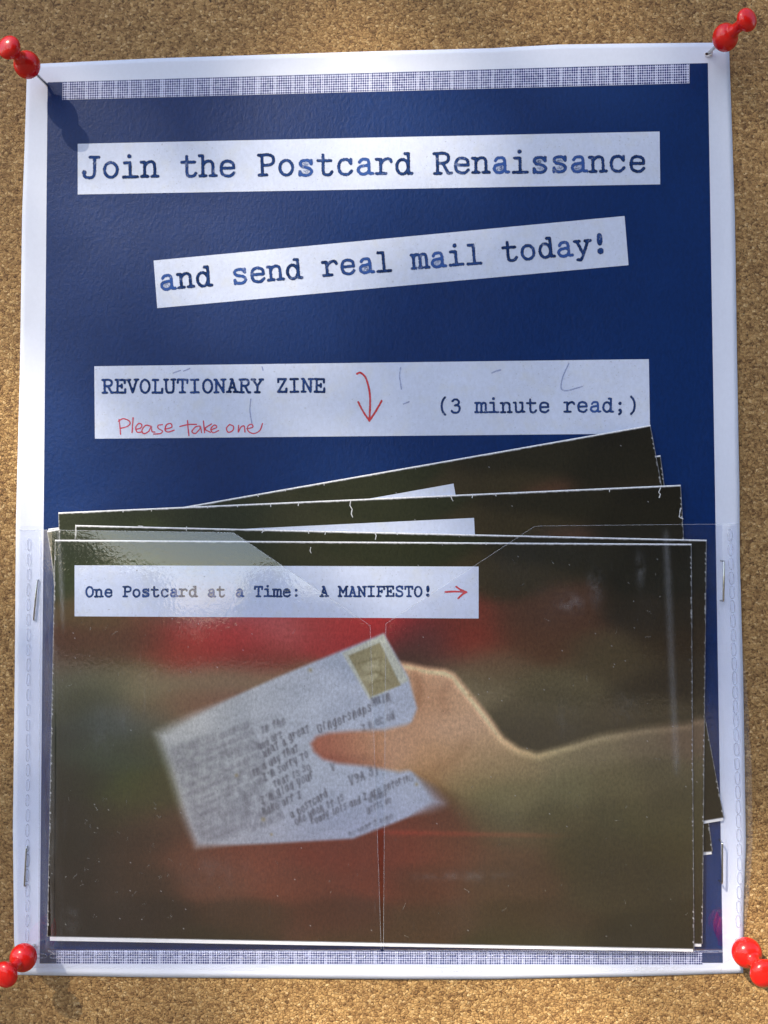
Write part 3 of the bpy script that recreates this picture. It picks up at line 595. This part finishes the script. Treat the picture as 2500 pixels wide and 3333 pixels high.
def zine_pose(i):
    a, b = (a4, b4) if i == 3 else zine_frame(*ZC[i], ZH[i]*MM)
    d = (b-a)/np.linalg.norm(b-a); ang = -math.atan2(d[2], d[0]); dn = np.array([d[2], 0, -d[0]])
    ctr = b - d*(ZW if i == 0 else ZW*.972 if i == 3 else np.linalg.norm(b-a))/2 + dn*ZHT
    return ctr, ang, (1.0 if i == 0 else .972 if i == 3 else float(np.linalg.norm(b-a))/ZW)                                       # base = middle of the lower edge
ctr1, ang1, _ = zine_pose(0)
z_root = place_empty('zine', ctr1.tolist(), (0, ang1, 0)); M1 = z_root.matrix_world.copy()
NU, NV = 720, 460
u, v = np.meshgrid(np.linspace(0, 1, NU), np.linspace(0, 1, NV))
bow = lambda u, v: -.00005*np.sin(np.pi*u)*np.sin(np.pi*v)+.00003*np.sin(u*17)*np.sin(v*9)
edge_j = .00006*(vnoise(v*2000, v*0, 13, 9, 21)*(u > .999)-vnoise(v*2000, v*0, 17, 9, 22)*(u < .001))
LOC = np.stack([(u-.5)*ZW+edge_j, bow(u, v), (1-v)*ZHT], -1)
M1n = np.array(M1); WRL = LOC@M1n[:3, :3].T+M1n[:3, 3]
X1, Y1 = proj(WRL)
colr = paint(X1, Y1)
# worn rims: bare white paper at the fold and chips along the other edges
eu = np.minimum(u, 1-u)*ZW*1000; et = v*ZHT*1000; eb = (1-v)*ZHT*1000
ch = vnoise(X1, Y1, 9, 7, 31)+.5
white = np.clip(1-sst(.34, .62, et+ch*.10), 0, 1)
white = np.maximum(white, (eu < .12+.18*(ch > .72))*(.25+.45*np.clip(vnoise(X1, Y1, 7, 5, 33)*2+.5, 0, 1))); white = np.maximum(white, (eb < .12)*.5)
dust = (np.random.default_rng(5).random(u.shape) > .9998)*.4
white = np.maximum(white, dust)
alb = LIN(np.clip(colr, 0, 255)/255)/ILL; alb = np.clip(alb*.93*(alb/(alb+.0075)), .0025, .85)
alb = alb*(1-white[..., None])+np.array([.80, .80, .82])*white[..., None]
Vz = LOC.reshape(-1, 3); Fz = grid_faces(NV, NU)
k = len(Vz); rim = list(range(NU))+[r*NU+NU-1 for r in range(1, NV)]+[(NV-1)*NU+c_ for c_ in range(NU-2, -1, -1)]+[r*NU for r in range(NV-2, 0, -1)]
Vr = Vz[rim]+np.array([0, .00009, 0]); n_ = len(rim); Fr = np.array([(rim[i], rim[(i+1) % n_], k+(i+1) % n_, k+i) for i in range(n_)])
av = np.r_[alb.reshape(-1, 3), np.full((n_, 3), .7)]
cover = mesh_obj('printed_cover', np.r_[Vz, Vr], np.r_[Fz, Fr], MAT['photo'], None, attrs={'print': av}); cover.parent = z_root
def boxm(x0, x1, y0, y1, z0, z1):
    V = [(x, y, z) for x in (x0, x1) for y in (y0, y1) for z in (z0, z1)]
    return V, [(0, 1, 3, 2), (4, 6, 7, 5), (0, 4, 5, 1), (2, 3, 7, 6), (0, 2, 6, 4), (1, 5, 7, 3)]
for k_, (dx, dz, y0, y1) in enumerate(((.0000, -.00085, .00012, .00018), (-.0003, -.0005, .00021, .00027))):
    Vb_, Fb_ = boxm(-ZW/2+.0008, ZW/2-.0003+dx, y0, y1, dz, ZHT-.0003)
    if k_ == 0: Vb_ = [(x, y, z-(.0004*(1-(x/ZW+.5)) if z < .01 else 0)) for x, y, z in Vb_]
    pg = mesh_obj('inner_page', Vb_, Fb_, MAT['page'], None, smooth=False); pg.parent = z_root
invM = np.linalg.inv(M1n)
def onzine(gap):
    def f(x, y):
        P = unproj(x, y, (ZH[0])*MM); L = P@invM[:3, :3].T+invM[:3, 3]
        uu, vv = L[..., 0]/ZW+.5, 1-L[..., 2]/ZHT; L[..., 1] = bow(uu, vv)-gap*MM; return L
    return f
q = np.array([(243, 1840), (1558, 1844), (1558, 2013), (243, 2006)], float); s, t = np.meshgrid(np.linspace(0, 1, 80), np.linspace(0, 1, 14))
Pq = ((1-s)*(1-t))[..., None]*q[0]+(s*(1-t))[..., None]*q[1]+(s*t)[..., None]*q[2]+((1-s)*t)[..., None]*q[3]
zs = mesh_obj('title_strip', onzine(.04)(Pq[..., 0], Pq[..., 1]).reshape(-1, 3), grid_faces(14, 80), MAT['strip'], None); zs.parent = z_root
def on_strip(o): o.parent = zs; return o
st, fl, pt = type_line("One Postcard at a Time:  A MANIFESTO!", (292, 1942), (1392, 1941), 9)
on_strip(ink_sheet('typed_lettering', st, 3.1, MAT['ink'], None, onzine(.08), fills=fl, cell=1.7))
ar = pts((800, 1700), 1.843, [[(1197, 418), (1255, 415), (1322, 419)], [(1262, 386), (1290, 405), (1324, 419)], [(1324, 419), (1300, 432), (1274, 456)]])
on_strip(ink_sheet('drawn_arrow', ar, 2.9, MAT['redpencil'], None, onzine(.08), cell=1.8))
z_parts = [c_ for c_ in z_root.children]
zines = [z_root]
for i in range(1, 5):
    r = z_root.copy(); COL.objects.link(r); ctr, ang, sxx = zine_pose(i); r.scale = (sxx, 1, 1); r.location = ctr.tolist(); r.rotation_euler = (0, ang, 0); zines.append(r)
    for ch_ in z_parts:
        c_ = ch_.copy(); COL.objects.link(c_); c_.parent = r
        for gch in ch_.children:
            d_ = gch.copy(); COL.objects.link(d_); d_.parent = c_
ZL = ['front zine with its whole title strip and photo of a hand holding a postcard',
      'second zine, frayed top edge just above the front zine and dark edge at its right',
      'third zine, cracked nearly level top edge above the pocket, its photo mostly covered',
      'steeply tilted zine fanned highest, its corner touching the widest typed strip',
      'rearmost zine, only a corner left of the stack and slivers at right show']
for o, l in zip(zines, ZL): tag(o, l, 'zine', 'zines stacked in the clear pocket')
# small cracks and creases in the worn fold of the zines behind
def crease(i, lst, org, sc_, hw=1.4):
    bpy.context.view_layer.update(); Mz = np.array(zines[i].matrix_world); iv = np.linalg.inv(Mz)
    def f(x, y):
        P = unproj(x, y, ZH[i]*MM); L = P@iv[:3, :3].T+iv[:3, 3]; L[..., 1] = bow(L[..., 0]/ZW+.5, 1-L[..., 2]/ZHT)-.03*MM; return L
    for l_ in lst:
        o = ink_sheet('worn_crease', pts(org, sc_, [l_], False), hw, MAT['crack'], None, f, cell=1.3); o.parent = zines[i]
bpy.context.view_layer.update()
crease(2, [[(1480, 875), (1475, 905), (1487, 925), (1482, 950), (1490, 968)], [(1198, 888), (1196, 905)], [(1046, 895), (1048, 912)], [(866, 902), (868, 912)], [(705, 908), (706, 918)], [(402, 925), (404, 936)], [(250, 932), (250, 940)]], (250, 1100), 1.659)
crease(2, [[(458, 740), (462, 755), (468, 765)], [(560, 736), (558, 750)], [(1203, 708), (1203, 722)], [(1443, 703), (1434, 725), (1442, 735), (1436, 750)], [(1536, 800), (1530, 840), (1548, 850)], [(668, 732), (670, 742)]], (1150, 1100), 1.4426)
crease(1, [[(775, 62), (782, 80), (778, 103)], [(478, 55), (476, 72)], [(375, 50), (378, 66)], [(108, 42), (98, 62)], [(905, 62), (910, 74)], [(1105, 70), (1080, 74)]], (800, 1700), 1.843)
crease(1, [[(1120, 210), (1118, 236)], [(860, 208), (830, 206)], [(456, 200), (456, 268)], [(1580, 222), (1583, 240)]], (0, 1600), 1.843, 1.1)
crease(3, [[(1126, 815), (1128, 826)], [(975, 846), (980, 856)], [(1335, 788), (1336, 796)]], (250, 1100), 1.659, 1.1)
crease(0, [[(390, 150), (386, 170), (392, 185)], [(1440, 122), (1442, 134)]], (800, 1700), 1.843, 1.1)

# ------------------------------------------------------------------ clear pocket
pk = place_empty('plastic_pocket', (0, -.002, Z0-.1385))
tag(pk, 'clear plastic pocket with notched front stapled over the lower half of the flyer', 'pocket')
PL = lambda y: np.interp(y, [1715, 2000, 2400, 2800, 3085, 3160], [62, 60, 55, 52, 58, 70])
PR = lambda y: np.interp(y, [1700, 2050, 2300, 2500, 2750, 2930, 3040, 3110, 3165], [2404, 2414, 2436, 2447, 2450, 2438, 2424, 2408, 2300])
def hfilm(px, py):
    hp = hpaper(px, py)/MM+.22
    t = sst(128, 176, px)*(1-sst(2334, 2404, px))*(1-sst(3084, 3108, py))
    # the left leaf leans a little towards the sky, so does the loose mouth of the pocket
    top = 3.15+3.0*np.sin(np.pi*np.clip((py-1700)/1390, 0, 1))**.85*np.sin(np.pi*np.clip((px-130)/2270, 0, 1))**.5+.15*np.sin(px/190.)*np.sin(py/160.)
    return np.maximum(hp, 0)*(1-t)*MM+(top*t)*MM
def panel(name, rows, nx, xl, xr, yt, flip=None):
    P = []; 
    for j, t_ in enumerate(np.linspace(0, 1, rows)):
        a, b = xl(t_), xr(t_); s_ = np.linspace(0, 1, nx); X = a[0]+(b[0]-a[0])*s_; Y = a[1]+(b[1]-a[1])*s_
        P.append(np.stack([X, Y], 1))
    P = np.array(P); W = unproj(P[..., 0], P[..., 1], hfilm(P[..., 0], P[..., 1]))
    X, Y = P[..., 0], P[..., 1]
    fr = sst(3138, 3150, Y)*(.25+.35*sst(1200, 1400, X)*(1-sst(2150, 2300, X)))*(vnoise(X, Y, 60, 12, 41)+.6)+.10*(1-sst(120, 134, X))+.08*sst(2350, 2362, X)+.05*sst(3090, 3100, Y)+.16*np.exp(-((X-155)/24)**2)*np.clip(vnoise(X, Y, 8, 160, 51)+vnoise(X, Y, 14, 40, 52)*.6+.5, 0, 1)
    fr = fr+.13*np.exp(-((X-2168-(Y-1750)*.045)/10)**2)*(1-sst(2480, 2540, Y))*sst(1712, 1760, Y)+.20*np.exp(-((X-192-(Y-1770)*.05)/5)**2)*(1-sst(1960, 2080, Y))+.05*np.exp(-((X-205)/14)**2)*np.clip(vnoise(X, Y, 5, 190, 53)*2, 0, 1)  # pale streaks put into the haze, for fold creases and reflections
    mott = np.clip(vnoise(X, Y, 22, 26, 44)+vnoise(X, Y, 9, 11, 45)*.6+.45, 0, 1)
    for sx_, sy_, rx, ry, am in ((1860, 1965, 38, 26, .17), (1938, 1905, 20, 48, .17), (2085, 1850, 12, 46, .22), (1835, 2350, 40, 60, .06), (2040, 2300, 45, 55, .05), (335, 2380, 26, 75, .10), (400, 2340, 28, 50, .09), (1500, 2850, 130, 14, .10), (700, 2840, 110, 50, .06), (236, 3000, 22, 40, .10)):  # hazy blobs painted on the film in place of bright reflections
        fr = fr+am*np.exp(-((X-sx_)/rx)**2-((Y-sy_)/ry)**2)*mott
    return mesh_obj(name, W.reshape(-1, 3), grid_faces(rows, nx), MAT['film'], pk, attrs={'frost_and_glare': np.clip(fr, 0, 1).ravel(), 'ripple': (sst(2760, 2900, Y)*(1-sst(3050, 3080, Y))*sst(400, 700, X)*(1-sst(1900, 2100, X))).ravel()}), P
YB = lambda x: np.interp(x, [60, 440, 660, 1200, 2000, 2200, 2330, 2420], [3150, 3156, 3160, 3164, 3170, 3160, 3135, 3118])
# left leaf: outline runs down the slanted notch, then the centre slit
def lrow(t):
    y = 1724+(3150-1724)*t; return (PL(y), y)
def lcut(t):
    yk = 1733+(3164-1733)*t
    return (760+(yk-1733)*(1205-760)/(2036-1733), yk) if yk < 2036 else (1205+(yk-2036)*(1241-1205)/(3164-2036), yk)
def rcut(t):
    yk = 1712+(3166-1712)*t
    return (1742-(yk-1712)*(1742-1256)/(2030-1712), yk) if yk < 2030 else (1256-(yk-2030)*8/(3166-2030), yk)
def rrow(t):
    y = 1705+(3160-1705)*t; return (PR(y) if t < .99 else 2350, y if t < .97 else 1705+(3160-1705)*t)
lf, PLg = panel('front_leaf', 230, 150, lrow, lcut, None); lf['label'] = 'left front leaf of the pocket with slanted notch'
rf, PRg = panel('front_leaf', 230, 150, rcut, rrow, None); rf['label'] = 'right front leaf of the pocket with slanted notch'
# back film behind the zines
xs = np.linspace(0, 1, 90); rows = []
for y in np.linspace(1712, 3150, 110):
    X = PL(y)+4+(PR(y)-PL(y)-8)*xs; rows.append(np.stack([X, np.full(90, y)], 1))
Pb = np.array(rows); mesh_obj('back_film', surf(Pb[..., 0], Pb[..., 1], .20).reshape(-1, 3), grid_faces(110, 90), MAT['film_back'], pk, attrs={'frost_and_glare': np.zeros(110*90)})
def tube(name, W, r, mat, parent, sides=6, caps=True, join=None):
    W = np.asarray(W, float); n = len(W); T = np.gradient(W, axis=0); T /= np.linalg.norm(T, axis=1)[:, None]
    ref = np.array([0, 1, 0.001]); A = np.cross(T, ref); A /= np.linalg.norm(A, axis=1)[:, None]+1e-12; Bn = np.cross(T, A)
    ang = np.linspace(0, 2*np.pi, sides, endpoint=False); r = np.broadcast_to(r, (n,))
    V = W[:, None]+r[:, None, None]*(np.cos(ang)[None, :, None]*A[:, None]+np.sin(ang)[None, :, None]*Bn[:, None]); V = V.reshape(-1, 3); F = []
    for i in range(n-1):
        for j in range(sides): F.append((i*sides+j, i*sides+(j+1) % sides, (i+1)*sides+(j+1) % sides, (i+1)*sides+j))
    if caps: F += [tuple(range(sides-1, -1, -1)), tuple((n-1)*sides+j for j in range(sides))]
    return mesh_obj(name, V, F, mat, parent)
def film_line(pl, n=60, lift=.03):
    pl = np.array(pl, float); d = np.r_[0, np.cumsum(np.hypot(*np.diff(pl, axis=0).T))]; u = np.linspace(0, d[-1], n)
    X, Y = np.interp(u, d, pl[:, 0]), np.interp(u, d, pl[:, 1]); return unproj(X, Y, hfilm(X, Y)+lift*MM)
tube('cut_edge', film_line([(62, 1724), (760, 1733), (1205, 2036), (1241, 3090)], 140), .00008, MAT['edge'], pk)
tube('cut_edge', film_line([(2404, 1705), (1742, 1712), (1256, 2030), (1248, 3090)], 140), .00008, MAT['edge'], pk)
tube('folded_edge', film_line([(131, 1760), (128, 2400), (127, 3080)], 60, .0), .00012, MAT['edge'], pk)
# embossed heat-seal marks down both sides and along the bottom
def ring_mesh():
    n, s_ = 20, 6; V = []; F = []
    for i in range(n):
        a = 2*math.pi*i/n; cx, cz = .5*math.copysign(abs(math.cos(a))**.8, math.cos(a))*.0011, .5*math.copysign(abs(math.sin(a))**.55, math.sin(a))*.0037
        for j in range(s_):
            b = 2*math.pi*j/s_; rr = .00011; nx_, nz_ = math.cos(a), math.sin(a)
            V.append((cx+nx_*rr*math.cos(b), rr*.8*math.sin(b), cz+nz_*rr*math.cos(b)))
    for i in range(n):
        for j in range(s_): F.append((i*s_+j, i*s_+(j+1) % s_, ((i+1) % n)*s_+(j+1) % s_, ((i+1) % n)*s_+j))
    return V, F
seal0 = None
def seal(px, py, rot, sx=1.0):
    global seal0
    P = unproj(px, py, hfilm(px, py)+.05*MM)
    if seal0 is None:
        V, F = ring_mesh(); o = mesh_obj('seal_mark', V, F, MAT['seal']); seal0 = o
    else: o = seal0.copy(); COL.objects.link(o)
    o.parent = pk; o.matrix_parent_inverse = pk.matrix_world.inverted(); o.location = P.tolist(); o.rotation_euler = (0, rot, 0); o.scale = (sx, 1, random.uniform(.9, 1.05))
for i in range(27): y = 1772+i*49; seal(np.interp(y, [1760, 3060], [94, 88])+random.uniform(-1, 1), y, .02, .9)
for i in range(28):
    y = 1742+i*46.5; x = float(np.interp(y, [1742, 2000, 2200, 2600, 2850, 3040], [2376, 2385, 2391, 2402, 2408, 2400])); seal(x, y, -.03, 1.15)
for i in range(42): x = 132+i*49.5; seal(x, 3113+random.uniform(-1.5, 1.5), math.pi/2, 1.1)

# specks, fibres and grains of dust caught on the film: nobody could count them
def specks():
    V, F = [], []; r = random.Random(3)
    def rib(px, py, ln, ang, w, bend):
        pts_ = []
        for i in range(5):
            t = i/4; a = ang+bend*t; pts_.append((px+ln*t*math.cos(a), py+ln*t*math.sin(a)))
        b0 = len(V); P = np.array(pts_); nrm = np.array([-math.sin(ang), math.cos(ang)])*w
        W = np.r_[P-nrm*.5, P+nrm*.5, P+nrm*0]; h = hfilm(W[:, 0], W[:, 1])+.06*MM; h[10:] += .05*MM; Q = unproj(W[:, 0], W[:, 1], h); V.extend(Q.tolist())
        for i in range(4): F.extend([(b0+i, b0+i+1, b0+11+i, b0+10+i), (b0+10+i, b0+11+i, b0+6+i, b0+5+i)])
    for _ in range(210):
        x, y = r.uniform(190, 2270), r.uniform(1790, 3060)
        if 1205 < x < 1256 or (y < 2035 and 760+(y-1733)*1.47 < x < 1742-(y-1712)*1.53): continue
        if r.random() < .45 and not (x > 1500 or x < 650): continue
        if r.random() < .72: rib(x, y, r.uniform(2.5, 6), r.uniform(0, 6.28), r.uniform(1.4, 3.4), 0)
        else: rib(x, y, r.uniform(9, 26), r.uniform(0, 6.28), r.uniform(1.1, 1.8), r.uniform(-.9, .9))
    for _ in range(28):
        x, y = r.uniform(210, 560), r.uniform(2600, 3030)
        for _k in range(4): rib(x+r.uniform(-6, 6), y+r.uniform(-6, 6), r.uniform(3, 8), r.uniform(0, 6.28), r.uniform(1, 2.2), r.uniform(-1, 1))
    return mesh_obj('dust_specks', V, F, MAT['dust'], pk)
MAT['dust'] = m_simple('pale_dust', (.42, .41, .36), .8, alpha=.30)
sp = specks(); sp['kind'] = 'stuff'

# ------------------------------------------------------------------ staples
def staple(top, bot, label, hoff=.30):
    a = unproj(top[0], top[1], hfilm(*top)+hoff*MM); b = unproj(bot[0], bot[1], hfilm(*bot)+hoff*MM); mid = (a+b)/2
    L = np.linalg.norm(a-b)/2; ang = math.atan2(a[0]-b[0], a[2]-b[2])
    o_ = place_empty('staple', mid.tolist(), (0, ang, 0))
    c_ = tube('crown', [(0, .0001, -L), (0, -.00008, -L*.93), (0, -.0001, 0), (0, -.00008, L*.93), (0, .0001, L)], .00027, MAT['staple'], None, 8); c_.parent = o_
    for s_ in (1, -1):
        l_ = tube('leg', [(0, 0, s_*L*.985), (0, .0008, s_*L), (.00002, .0022, s_*L)], .00026, MAT['staple'], None, 8); l_.parent = o_
    tag(o_, label, 'staple', 'staples holding the clear pocket')
staple((122, 1888), (110, 2019), 'silver staple on the left margin just below the pocket mouth, beside the title strip')
staple((87, 2757), (80, 2885), 'silver staple low on the left margin, above the lower left push pin')
staple((2356, 1826), (2355, 1957), 'silver staple high on the right margin, just below the pocket mouth')
staple((2351, 2742), (2350, 2876), 'silver staple low on the right margin, above the lower right push pin')

# ------------------------------------------------------------------ push pins
def lathe(name, prof, mat, parent, n=40):
    V = []; F = []; m_ = len(prof)
    for i in range(n):
        a = 2*math.pi*i/n
        for r_, z in prof: V.append((r_*math.cos(a), r_*math.sin(a), z))
    for i in range(n):
        for j in range(m_-1): F.append((i*m_+j, ((i+1) % n)*m_+j, ((i+1) % n)*m_+j+1, i*m_+j+1))
    return mesh_obj(name, V, F, mat, parent)
def pin(entry, ball, knob, zb, zk, rb, rk, label, he=.3):
    e = unproj(entry[0], entry[1], he*MM); b = unproj(ball[0], ball[1], zb*MM); k_ = unproj(knob[0], knob[1], zk*MM)
    ax = Vector((k_-b).tolist()).normalized(); Ln = float(np.linalg.norm(k_-b))*1000
    o_ = place_empty('push_pin', e.tolist()); o_.rotation_mode = 'QUATERNION'; 
    o_.rotation_mode = 'XYZ'; qx = ax.to_track_quat('Z', 'X'); o_.rotation_euler = qx.to_euler()
    Mx = Matrix.Translation(Vector(e.tolist())) @ qx.to_matrix().to_4x4(); loc_b = Mx.inverted() @ Vector(b.tolist())
    prof = []
    for a in np.linspace(-90, 62, 18): prof.append((rb*math.cos(math.radians(a)), rb*.80*math.sin(math.radians(a))))
    rn = 1.6; z1, z2 = rb*.80*math.sin(math.radians(62))+.2, Ln-rk*.50
    prof += [(rn+.35, z1), (rn+.05, z1+.5), (rn, (z1+z2)/2), (rn+.1, z2-.35), (rn+.45, z2)]
    for a in np.linspace(-58, 90, 18): prof.append((rk*math.cos(math.radians(a)), Ln+rk*.58*math.sin(math.radians(a))))
    prof = [(max(r_, 1e-4)*MM, z*MM) for r_, z in prof]
    hd = lathe('handle', prof, MAT['red'], None); hd.parent = o_; hd.location = loc_b
    nd = Vector(loc_b)                                       # needle from the board to the ball
    t_ = np.linspace(0, 1, 8)[:, None]; deep = Vector((0, 0, 0))
    Wn = np.array([[-nd.x*.25, -nd.y*.25, -nd.z*.25]])*(1-t_)+np.array([[nd.x*.8, nd.y*.8, nd.z*.8]])*t_
    ne = tube('needle', Wn, np.r_[.00012, .0004, np.full(6, .00048)], MAT['steel'], None, 10); ne.parent = o_
    tag(o_, label, 'push pin', 'red push pins holding the flyer'); return o_
pin((160, 283), (88, 211), (30, 155), 9.5, 16.5, 4.05, 3.5, 'red push pin at the top left corner, its shadow falling on the blue panel')
pin((2303, 176), (2361, 122), (2431, 65), 9.0, 16.0, 3.95, 3.3, 'red push pin at the top right corner of the flyer, above a torn hole')
pin((112, 3076), (76, 3117), (18, 3172), 7.0, 14.0, 4.0, 3.7, 'red push pin at the bottom left corner of the flyer, knob cut by picture edge')
pin((2394, 3055), (2431, 3101), (2487, 3168), 7.0, 14.6, 4.25, 4.0, 'red push pin at the bottom right corner, its shadow on the cork below')
# torn, raised lip of paper round the top right hole
hr = place_empty('torn_hole', surf(2303, 176, .1).tolist())
hole = mesh_obj('hole_pit', [(math.cos(a)*.00075, -.00006, math.sin(a)*.0005) for a in np.linspace(0, 2*np.pi, 15)[:-1]], [tuple(range(13, -1, -1))], MAT['hole'], None); hole.parent = hr
lip = [(math.cos(a)*.0012, -.0002-.0004*abs(math.sin(a*1.5)), math.sin(a)*.0008) for a in np.linspace(-3.4, .9, 18)]
lp_ = tube('paper_lip', lip, np.linspace(.0001, .00035, 18), MAT['page'], None, 6); lp_.parent = hr
hr.parent = fl_root; hr.matrix_parent_inverse = fl_root.matrix_world.inverted()

# ------------------------------------------------------------------ added unseen tree, leaves placed to give a wanted pattern of light
tr = place_empty('added_shade_tree', (-3.1, -3.6, 0))
tag(tr, 'added unseen leafy tree, leaves placed to dapple the light on the board', 'tree')
tp = np.array([(0, 0, 0), (.05, .02, 1.5), (-.05, .1, 3), (.1, .1, 4.4), (.0, .2, 6.2)])
tb = tube('added_tree_trunk', tp, np.array([.22, .17, .14, .10, .05]), MAT['bark'], None, 14); tb.parent = tr
def transmission(X, Z):
    """wanted share of sunlight on the board, sets the leaf density at X, Z (centre of the flyer = 0,0)"""
    px = 1250+X*10700; py = 1666-Z*10700
    T = .16+.60*sst(2500, 3250, py)+.24*sst(2700, 3250, py)*sst(600, 2000, px)-.30*(1-sst(300, 900, px))*sst(2800, 3200, py)+.25*sst(2340, 2420, px)*sst(2000, 2500, py)-.10*sst(1300, 2300, px)*(1-sst(1200, 2400, py))+.40*sst(30, 260, px)*(1-sst(300, 850, px))*(1-sst(900, 1900, py))
    T = T+.62*np.exp(-((px-1180)/260)**2-((py-520)/200)**2)+.25*np.exp(-((px-700)/260)**2-((py-1450)/250)**2)
    return np.clip(T, .08, .97)
Lc = 4.6; cen = np.array([0, 0, Z0])+Lc*np.array(TOSUN); sx_ = np.array(TOSUN)
V, F = [], []; r = random.Random(21); nl = 0; area = math.pi*.030*.016*.8
lam_d = 1/area
for _ in range(4500):
    X, Z = r.uniform(-.55, .55), r.uniform(-.6, .6)
    tau = -math.log(float(transmission(X, Z)))
    if r.random() > tau/2.55: continue
    dist = Lc+r.uniform(-.5, .5); c0 = np.array([X, 0, Z0+Z])+sx_*dist
    a = r.uniform(0, 6.28); tilt = r.uniform(-.6, .6); l_, w_ = r.uniform(.018, .030), r.uniform(.010, .016)
    e1 = np.cross(sx_, [0, 0, 1]); e1 /= np.linalg.norm(e1); e2 = np.cross(e1, sx_)
    d1 = e1*math.cos(a)+e2*math.sin(a)+sx_*tilt*.4; d2 = -e1*math.sin(a)+e2*math.cos(a)
    b0 = len(V)
    for (p_, q_) in ((-1, 0), (-.4, .85), (.35, .8), (1, 0), (.35, -.8), (-.4, -.85)): V.append((c0+d1*l_*p_+d2*w_*q_+sx_*.004*abs(q_)-np.array(tr.location)).tolist())
    F += [(b0, b0+1, b0+2, b0+3), (b0, b0+3, b0+4, b0+5)]; nl += 1
cr = mesh_obj('crown', V, F, MAT['leaf'], None); cr.parent = tr
print('leaves', nl)

# ------------------------------------------------------------------ unseen masses added behind the viewer to darken reflections in the plastic
V, F = [], []; nU, nW = 90, 26; r_ = np.random.default_rng(4); ph = r_.uniform(0, 6, 9)
for j in range(nW):
    for i in range(nU):
        a = i/(nU-1); b = j/(nW-1)*math.pi; x = -24+23.5*a
        hh = 1.9+.6*math.sin(a*21+ph[0])+.7*math.sin(a*47+ph[1])+.35*math.sin(a*113+ph[2]); dd = .9+.2*math.sin(a*60+b*5)
        V.append((x+.15*math.sin(a*170+b*9), dd*math.cos(b)*1.2, hh*math.sin(b)**.6*(1+.05*math.sin(a*230+b*14))))
F = grid_faces(nW, nU)
hg = mesh_obj('added_hedge', V, F, MAT['leaf']); hg.location = (0, -14, 0)
tag(hg, 'added unseen bank of green foliage that darkens reflections in the plastic', 'added_hedge')
hs = place_empty('added_house', (11, -11, 0)); tag(hs, 'added unseen dark brown clad building that darkens reflections at the right', 'added_house')
MAT['clad'] = m_simple('added_house_cladding', (.045, .035, .028), .7, fl=.4, bscale=2)
Vh, Fh = boxm(-11.4, 12, -5, 0, 0, 7.5); o_ = mesh_obj('added_house_wall', Vh, Fh, MAT['clad'], smooth=False); o_.parent = hs
Vr_ = [(-11.9, -5.5, 7.4), (12.5, -5.5, 7.4), (12.5, .5, 7.4), (-11.9, .5, 7.4), (-11.9, -2.5, 9.8), (12.5, -2.5, 9.8)]
o_ = mesh_obj('added_house_roof', Vr_, [(0, 1, 5, 4), (2, 3, 4, 5), (1, 2, 5), (3, 0, 4), (3, 2, 1, 0)], MAT['bark'], smooth=False); o_.parent = hs
